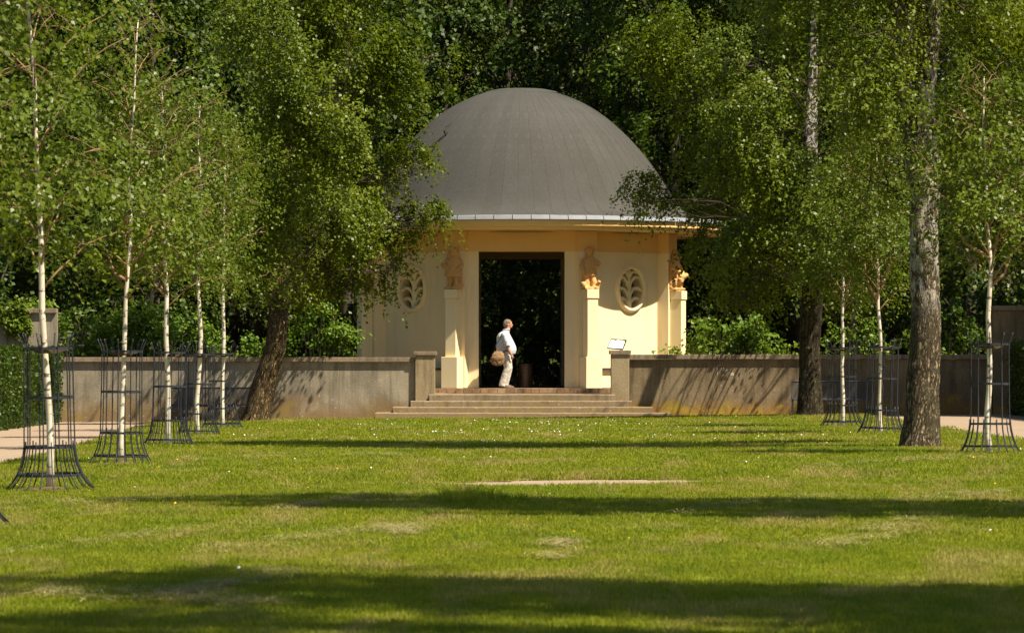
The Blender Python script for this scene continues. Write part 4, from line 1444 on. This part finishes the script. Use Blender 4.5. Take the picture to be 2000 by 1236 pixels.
shrub(150, 102.2, 596, 130, 401, 'elder shrub with cream flower heads behind the far left wall', flowers=9, lsize=.10)
shrub(262, 102.6, 572, 150, 402, 'rounded bright shrub above the wall behind the second young birch')
shrub(365, 103.5, 625, 110, 403, 'low shrub above the wall between third and fourth young birches')
shrub(480, 103.2, 640, 130, 404, 'low shrub above the wall just left of the leaning birch')
shrub(620, 102.4, 590, 140, 405, 'bright shrub above the wall between leaning birch and pavilion')
shrub(1358, 103.0, 622, 60, 406, 'small narrow shrub touching the right side of the pavilion', lsize=.11)
shrub(1428, 102.0, 606, 140, 407, 'tallest bright large leaved shrub above the right wall', lsize=.125)
shrub(1525, 102.6, 640, 90, 408, 'small shrub above the wall left of the dark trunked birch', lsize=.11)
shrub(1670, 102.8, 622, 150, 409, 'shaded shrub above the wall behind the right bench')
shrub(1850, 102.8, 610, 170, 410, 'dark shrub above the wall behind the thick right birch')
shrub(962, 117.0, 618, 110, 411, 'small shrub seen through the doorway left of the man', lsize=.11, lmat=leaf_wood2)  # both doorway shrubs: dark leaf colour stands in for shade
shrub(1062, 118.0, 612, 110, 412, 'small shrub seen through the doorway right of the man', lsize=.11, lmat=leaf_wood2)
shrub(60, 103.5, 560, 150, 413, 'tall shrub behind the tall left wall')

# ------------------------------------------------------------------ hedges and creeper
def hedge(name, label, x0, x1, y0, y1, zt, seed, n):
    rg = np.random.default_rng(seed)
    root = empty(name, ((x0 + x1) / 2, (y0 + y1) / 2, gz((x0 + x1) / 2)))
    tag(root, label, 'hedge', 'clipped hedges')
    c = np.array(root.location)
    MB().box(x0 + .12 - c[0], x1 - .12 - c[0], y0 + .12 - c[1], y1 - .12 - c[1], -.1, zt - .12).build('woody_core', twig_dark, root)
    P = []
    areas = [('x0', (y1 - y0) * zt), ('x1', (y1 - y0) * zt), ('y0', (x1 - x0) * zt), ('y1', (x1 - x0) * zt), ('t', (x1 - x0) * (y1 - y0))]
    tot = sum(a for _, a in areas)
    for nm, a in areas:
        k = int(n * a / tot)
        X = rg.uniform(x0, x1, k); Y = rg.uniform(y0, y1, k); Z = rg.uniform(0.02, zt, k)
        off = rg.normal(size=k) * .05
        if nm == 'x0': X = x0 + off
        if nm == 'x1': X = x1 + off
        if nm == 'y0': Y = y0 + off
        if nm == 'y1': Y = y1 + off
        if nm == 't': Z = zt + off
        P.append(np.stack([X - c[0], Y - c[1], Z], axis=1))
    P = np.concatenate(P)
    P += 0.05 * np.sin(P[:, [1, 2, 0]] * 3.1)
    link(bpy.data.objects.new('foliage', leaf_mesh('foliage', P, .075, leaf_hedge, rg, .3, .75)), root)


hedge('hedge', 'dark clipped hedge along the gravel path at the left edge', -13.2, -11.62, 72, 97.9, 1.80, 501, 70000)
hedge('hedge', 'dark clipped hedge at the right edge', 12.75, 14.2, 72, 97.9, 1.85, 502, 60000)
rg = np.random.default_rng(510)
root = empty('climbing_creeper', (-13.4, WY - .05, 0.0))
tag(root, 'bright green creeper hanging over the tall left wall', 'creeper')
P = []
st = MB()
for k in range(26):
    x = rg.uniform(-1.8, 0.75); z1 = rg.uniform(2.5, 2.98); ln = rg.uniform(.5, 1.4) * (0.5 + 0.5 * (0.75 - x) / 2.5)
    st.tube([(x, .3, z1 - .02), (x, -.06, z1), (x + .08, -.08, z1 - ln)], [.01, .008, .004], 4)
    P.append(bough_leaves(rg, (x, -.08, z1 - ln * .4), (.22, .07, ln * .55), 34, 9, .25, .6, .04))
tag(st.build('stems', twig_dark, root), kind='stuff')
link(bpy.data.objects.new('foliage', leaf_mesh('foliage', np.concatenate(P), .10, leaf_ivy, rg, .6, .85)), root)

# ------------------------------------------------------------------ the visitor and his bag
skin = plain('skin', (0.52, 0.27, 0.17), .55, .06, 20)
hairm = plain('hair', (0.19, 0.14, 0.095), .8, .25, 60)
Msh = Mat('checked_shirt', .85, .15)
_p = Msh.n('ShaderNodeTexCoord').outputs['Object']
_w = Msh.n('ShaderNodeTexWave', bands_direction='X'); _w.inputs['Scale'].default_value = 11; Msh.l(_p, _w.inputs[0])
_w2 = Msh.n('ShaderNodeTexWave', bands_direction='Z'); _w2.inputs['Scale'].default_value = 11; Msh.l(_p, _w2.inputs[0])
_c = Msh.mix(Msh.ramp(_w.outputs['Fac'], [(0.5, 0.0), (0.9, 0.5)]), (0.62, 0.64, 0.66), (0.40, 0.47, 0.56))
_c = Msh.mix(Msh.ramp(_w2.outputs['Fac'], [(0.5, 0.0), (0.9, 0.35)]), _c, (0.42, 0.48, 0.56))
Msh.col(_c)
Msh.bump(Msh.noise(Msh.pos((1, 1, .6), True), 9, 3), .6, .03)
shirt_m = Msh.m
Mt = Mat('light_trousers', .9, .1)
Mt.col(Mt.ramp(Mt.noise(Mt.pos((1, 1, .5), True), 14, 4), [(.3, (.52, .47, .38)), (.7, (.68, .62, .52))]))
Mt.bump(Mt.noise(Mt.pos((1, 1, .8), True), 11, 3), .8, .03)
trouser_m = Mt.m
shoe_m = plain('shoe_leather', (.12, .085, .06), .6, .2, 20)
strap_m = plain('strap_webbing', (.03, .03, .04), .8, .1)
bag_m = plain('tan_canvas', (.27, .155, .075), .8, .2, 9, bump=.4)

MX, MY = at(985, 102.55), 102.55
man = empty('person', (MX, MY, FZ - 0.012))
man.scale = (1.12, 1.1, 1.0)
tag(man, 'man in a pale checked shirt and light trousers standing in the doorway', 'person')
b = MB()
# head and neck (turned away to the right), trunk, arms, legs: one surface
b.ball((.095, .015, 1.725), (.093, .078, .112)); b.ball((.115, .02, 1.665), (.07, .065, .075))
b.ball((.185, .05, 1.69), (.022, .018, .026)); b.ball((.165, .045, 1.64), (.026, .03, .02))
b.ball((.085, -.075, 1.70), (.022, .016, .032)); b.ball((.085, .1, 1.70), (.022, .016, .032))
b.ball((.165, .012, 1.725), (.012, .012, .01)); b.ball((.15, .075, 1.725), (.012, .012, .01))
b.tube([(.05, 0, 1.48), (.085, .005, 1.66)], [.075, .062], 12)
b.loft([(.03, 0, .82, .14, .16), (.05, 0, 1.0, .2, .17), (.05, 0, 1.1, .21, .18), (.02, 0, 1.3, .17, .18), (.0, 0, 1.45, .12, .16), (.02, 0, 1.52, .06, .08)])
for sy in (-1, 1):
    b.tube([(.02, sy * .2, 1.42), (.06, sy * .255, 1.25), (.085, sy * .265, 1.1)], [.058, .05, .045], 10)
    b.tube([(.085, sy * .265, 1.1), (.12, sy * .255, .99), (.165, sy * .235, .895)], [.045, .042, .031], 10)
    # palm and five fingers, hooked over the pocket edge
    b.ball((.18, sy * .228, .855), (.03, .02, .045))
    for q, (dx, ln) in enumerate(((-.022, .05), (-.007, .06), (.009, .062), (.023, .055))):
        b.tube([(.18 + dx, sy * .226, .825), (.185 + dx, sy * .216, .825 - ln * .55), (.182 + dx * .9, sy * .2, .825 - ln)], [.009, .0085, .007], 7)
    b.tube([(.2, sy * .222, .865), (.225, sy * .205, .84), (.23, sy * .195, .815)], [.010, .009, .008], 7)
for sy, fx in ((-1, 0.0), (1, 0.07)):
    b.tube([(.05, sy * .09, .86), (.075 + fx * .3, sy * .095, .5), (-.04 + fx, sy * .1, .1), (-.04 + fx, sy * .1, .05)], [.085, .055, .04, .04], 10)
    b.ball((.01 + fx, sy * .1, .045), (.11, .04, .035))
body = organic(b, 'body', skin, man, .0075, 3)
b = MB()
b.loft([(.035, 0, .895, .185, .185), (.045, 0, .93, .225, .20), (.05, 0, 1.03, .243, .212), (.045, 0, 1.12, .235, .212), (.02, 0, 1.25, .205, .208), (-.01, 0, 1.38, .175, .205), (-.01, 0, 1.46, .135, .17), (.03, 0, 1.53, .085, .095), (.045, 0, 1.575, .075, .08)])
b.ball((.105, 0, 1.04), (.185, .17, .16))
for sy in (-1, 1):
    b.tube([(.0, sy * .15, 1.45), (.03, sy * .215, 1.40), (.06, sy * .262, 1.26), (.085, sy * .27, 1.13)], [.09, .088, .082, .078], 12)
shirt = organic(b, 'shirt', shirt_m, man, .011, 4)
b = MB(); b.tube([(.045 + .078 * math.cos(a), .082 * math.sin(a), 1.572 + .012 * math.cos(a)) for a in [q * math.pi / 9 for q in range(18)]], .016, 6, closed=True)
b.build('collar', shirt_m, shirt, smooth=True)
b = MB()
b.loft([(.03, 0, .80, .165, .185), (.03, 0, .90, .185, .19), (.035, 0, .96, .19, .19)])
for sy, fx in ((-1, 0.0), (1, 0.07)):
    b.tube([(.045, sy * .09, .88), (.07, sy * .1, .72), (.085 + fx * .3, sy * .105, .54), (.02 + fx * .7, sy * .105, .34), (-.045 + fx, sy * .105, .13), (-.05 + fx, sy * .105, .055)], [.125, .112, .092, .088, .082, .084], 14)
organic(b, 'trousers', trouser_m, man, .011, 3)
for sy, fx in ((-1, 0.0), (1, 0.07)):
    b = MB()
    b.loft([(.03 + fx, sy * .1, .0, .145, .048), (.03 + fx, sy * .1, .025, .15, .052), (.02 + fx, sy * .1, .06, .12, .05), (-.03 + fx, sy * .1, .1, .07, .046)])
    organic(b, 'shoe', shoe_m, man, .008, 2)
b = MB()
b.ball((.075, .012, 1.755), (.1, .086, .098)); b.ball((.04, .01, 1.72), (.075, .083, .10))
organic(b, 'hair', hairm, man, .009, 3, .004, 2)

bag = empty('shoulder_bag', (MX - .17, MY - .27, FZ + .60))
bag.scale = (0.92, 0.95, 0.94)
tag(bag, 'brown canvas shoulder bag hanging at the man’s hip'.replace('’', "'"), 'bag')
b = MB()
b.loft([(.0, 0, .0, .10, .05), (-.01, 0, .03, .165, .075), (-.015, 0, .13, .20, .095), (-.01, 0, .22, .205, .09), (.01, 0, .32, .17, .07), (.03, 0, .39, .12, .045)])
organic(b, 'pouch', bag_m, bag, .011, 8, .014, 6)
b = MB()
b.loft([(-.0, -.04, .15, .16, .062), (-.0, -.035, .22, .195, .072), (.01, -.02, .32, .175, .065), (.03, 0, .405, .125, .05)])
organic(b, 'flap', bag_m, bag, .011, 3, .007, 9)
b = MB()
b.tube([(-.14, .02, .36), (-.03, .02, .62), (.10, .08, .86), (.19, .26, .93), (.22, .42, .90)], .014, 6)
b.tube([(.16, .02, .37), (.23, .03, .43), (.30, .05, .40)], .014, 6)
b.build('strap', strap_m, bag, smooth=True)

# ------------------------------------------------------------------ grass blades, daisies, litter
def instancer(name, proto_me, P, rot, scl):
    po = bpy.data.objects.new(name + '_source', proto_me)
    me = bpy.data.meshes.new(name)
    me.vertices.add(len(P))
    me.vertices.foreach_set('co', np.asarray(P, dtype=np.float32).reshape(-1))
    a = me.attributes.new('rot', 'FLOAT_VECTOR', 'POINT'); a.data.foreach_set('vector', np.asarray(rot, dtype=np.float32).reshape(-1))
    a = me.attributes.new('scl', 'FLOAT', 'POINT'); a.data.foreach_set('value', np.asarray(scl, dtype=np.float32))
    me.materials.append(proto_me.materials[0])
    o = link(bpy.data.objects.new(name, me))
    ng = bpy.data.node_groups.new(name, 'GeometryNodeTree')
    ng.interface.new_socket('Geometry', in_out='INPUT', socket_type='NodeSocketGeometry')
    ng.interface.new_socket('Geometry', in_out='OUTPUT', socket_type='NodeSocketGeometry')
    N = ng.nodes
    gi, go = N.new('NodeGroupInput'), N.new('NodeGroupOutput')
    ip = N.new('GeometryNodeInstanceOnPoints')
    oi = N.new('GeometryNodeObjectInfo'); oi.inputs['Object'].default_value = po
    ar = N.new('GeometryNodeInputNamedAttribute'); ar.data_type = 'FLOAT_VECTOR'; ar.inputs['Name'].default_value = 'rot'
    as_ = N.new('GeometryNodeInputNamedAttribute'); as_.data_type = 'FLOAT'; as_.inputs['Name'].default_value = 'scl'
    er = N.new('FunctionNodeEulerToRotation')
    Lk = ng.links.new
    Lk(gi.outputs[0], ip.inputs['Points']); Lk(oi.outputs['Geometry'], ip.inputs['Instance'])
    Lk(ar.outputs['Attribute'], er.inputs[0]); Lk(er.outputs[0], ip.inputs['Rotation']); Lk(as_.outputs['Attribute'], ip.inputs['Scale'])
    Lk(ip.outputs[0], go.inputs[0])
    md = o.modifiers.new('scatter', 'NODES'); md.node_group = ng
    return o


def tuft_mesh(name, rg, n, rad, h, w, mat_):
    V, F = [], []
    for k in range(n):
        a = rg.uniform(0, 6.283); r_ = rad * math.sqrt(rg.uniform())
        x, y = r_ * math.cos(a), r_ * math.sin(a)
        hh = h * rg.uniform(.5, 1.15)
        b_ = rg.uniform(0, 6.283); ln = hh * rg.uniform(.1, .75)
        tx, ty = x + ln * math.cos(b_), y + ln * math.sin(b_)
        c_ = rg.uniform(0, 6.283); wx, wy = w * math.cos(c_), w * math.sin(c_)
        mx, my = x + (tx - x) * .35, y + (ty - y) * .35
        i = len(V)
        V += [(x - wx, y - wy, -.005), (x + wx, y + wy, -.005), (mx + wx * .7, my + wy * .7, hh * .6), (mx - wx * .7, my - wy * .7, hh * .6), (tx, ty, hh)]
        F += [(i, i + 1, i + 2, i + 3), (i + 3, i + 2, i + 4)]
    return MB().add(V, F).mesh(name, mat_)


rg = np.random.default_rng(600)


def lawn_points(rg, y0, y1, dens, margin=2.0):
    area = 0.268 * (y1 + y0) / 2 + 2 * margin
    n = int(area * (y1 - y0) * dens)
    Y = rg.uniform(y0, y1, n)
    X = (rg.uniform(-1, 1, n)) * (0.134 * Y + margin)
    P = [(x, y, lawn_z(x, y)) for x, y in zip(X, Y) if in_lawn(x, y)]
    return np.array(P)


zones = [(19.5, 32, 95, .15, 34, .030, .0028), (32, 48, 60, .18, 34, .030, .0038), (48, 66, 36, .22, 34, .034, .0054), (66, 97, 20, .28, 34, .038, .0075)]
for (y0, y1, dens, rad, nbl, hh, ww) in zones:
    P = lawn_points(rg, y0, y1, dens)
    n = len(P)
    rot = np.stack([rg.normal(size=n) * .05, rg.normal(size=n) * .05, rg.uniform(0, 6.283, n)], axis=1)
    o = instancer('grass', tuft_mesh('grass_tuft', rg, nbl, rad, hh, ww, grass_blade), P, rot, rg.uniform(.75, 1.3, n))
    tag(o, 'short mown grass of the lawn', 'grass', kind='stuff')
# longer fringe where the lawn meets gravel, and the lip above the crossing path
P = []
for k in range(2600):
    x = rg.uniform(-9, 10); y = 49.85 + rg.normal() * .16; P.append((x, y, lawn_z(x, y) - .015))
for k in range(1500):
    y = rg.uniform(40, 96)
    P.append((lawn_left(y) + rg.normal() * .05, y, gz(-7) + .02)); P.append((lawn_right(y) + rg.normal() * .05, y, gz(8) + .02))
for k in range(1500):
    x = rg.uniform(-8, 9); P.append((x, lawn_far(x) + rg.normal() * .05, gz(x) + .02))
for k in range(130):
    x = -0.55 + rg.normal() * .22; y = 42.6 + rg.normal() * .5; P.append((x, y, lawn_z(x, y)))
P = [p for p in P if not cross_path(p[0], p[1])]
n = len(P)
o = instancer('grass', tuft_mesh('grass_fringe', rg, 26, .09, .075, .0045, grass_blade), P, np.stack([np.zeros(n), np.zeros(n), rg.uniform(0, 6.283, n)], axis=1), rg.uniform(.6, 1.25, n))
tag(o, 'longer grass fringe along the lawn edges', 'grass', kind='stuff')
# tall clump in the middle of the lawn
P = [(-0.5 + rg.normal() * .22, 42.2 + rg.normal() * .7, lawn_z(-.5, 42)) for k in range(60)]
n = len(P)
o = instancer('tall_grass', tuft_mesh('tall_grass_tuft', rg, 22, .08, .17, .004, grass_blade), P, np.stack([np.zeros(n), np.zeros(n), rg.uniform(0, 6.283, n)], axis=1), rg.uniform(.5, 1.2, n))
tag(o, 'tuft of taller grass in the middle of the lawn', 'grass', kind='stuff')


def flower_mesh(name, r_, mat_):
    V = [(0, 0, .004)] + [(r_ * math.cos(a), r_ * math.sin(a), 0) for a in [q * math.pi / 4 for q in range(8)]]
    return MB().add(V, [(0, 1 + q, 1 + (q + 1) % 8) for q in range(8)]).mesh(name, mat_)


daisy_m = plain('daisy_petal', (.78, .78, .74), .7, .05)
dand_m = plain('dandelion_petal', (.75, .50, .02), .7, .05)


def flowers(name, label, n, region, r_, mat_, seed):
    rg = np.random.default_rng(seed)
    P = []
    while len(P) < n:
        x, y = region(rg)
        if in_lawn(x, y) and mnoise.noise(Vector((x * .7, y * .3, seed))) > rg.uniform(-.05, .35):
            P.append((x, y, lawn_z(x, y) + rg.uniform(.035, .06)))
    rot = np.stack([rg.normal(size=n) * .3 + .5, rg.normal(size=n) * .4, rg.uniform(0, 6.28, n)], axis=1)
    tag(instancer(name, flower_mesh(name + '_head', r_, mat_), P, rot, rg.uniform(.7, 1.3, n)), label, 'flowers', kind='stuff')


flowers('daisies', 'white daisies scattered over the far lawn', 380, lambda g: (g.normal() * 3.0 + 1.0, g.uniform(68, 96)), .0115, daisy_m, 701)
flowers('daisies', 'few white daisies on the nearer lawn', 30, lambda g: (g.uniform(-7, 8), g.uniform(26, 66)), .011, daisy_m, 702)
flowers('dandelions', 'yellow dandelions dotted over the lawn', 70, lambda g: (g.uniform(-7, 8), g.uniform(30, 82)), .011, dand_m, 703)

# dry mowings lying in loose swathes
straw = plain('dry_mowings', (.30, .25, .10), .9, .3, 20)
P = []
rg = np.random.default_rng(801)
sw = [((-4.6, 30.0), (-2.2, 37.5), .22), ((-2.6, 30.8), (-1.0, 36.2), .28), ((-2.2, 25.5), (-1.7, 28.3), .2), ((-2.4, 40.0), (-1.6, 43.5), .2), ((-5.2, 42), (-2.6, 44), .3), ((-1.1, 33.5), (-.9, 36), .2), ((1.6, 38.5), (3.6, 42.5), .35), ((2.6, 31), (3.8, 36), .3), ((.3, 29.5), (.45, 33), .12),
      ((4.0, 52), (7, 56), .35), ((-4.5, 58), (-1, 62), .4), ((3.8, 40), (5.5, 43), .3), ((-3.3, 26), (-1.5, 24.5), .25)]
for (a, b_, w_) in sw:
    for k in range(120):
        t = rg.uniform()
        x = a[0] + (b_[0] - a[0]) * t + rg.normal() * w_ * .55; y = a[1] + (b_[1] - a[1]) * t + rg.normal() * w_
        if mnoise.noise(Vector((x * 2.2, y * 1.1, 3))) > -.12: P.append((x, y, lawn_z(x, y) + .025))
n = len(P)


def straw_mesh(rg):
    V, F = [], []
    for k in range(16):
        x, y = rg.normal(size=2) * .06
        a = rg.uniform(0, 6.283); L = rg.uniform(.03, .08)
        dx, dy = L * math.cos(a), L * math.sin(a); z = rg.uniform(0, .03); i = len(V)
        V += [(x - dx - dy * .04, y - dy + dx * .04, z), (x - dx + dy * .04, y - dy - dx * .04, z), (x + dx, y + dy, z + rg.uniform(-.01, .02))]
        F.append((i, i + 1, i + 2))
    return MB().add(V, F).mesh('mowings', straw)


tag(instancer('mowings', straw_mesh(rg), P, np.stack([np.zeros(n), np.zeros(n), rg.uniform(0, 6.283, n)], axis=1), rg.uniform(.7, 1.4, n)), 'dry grass clippings lying in swathes on the lawn', 'clippings', kind='stuff')
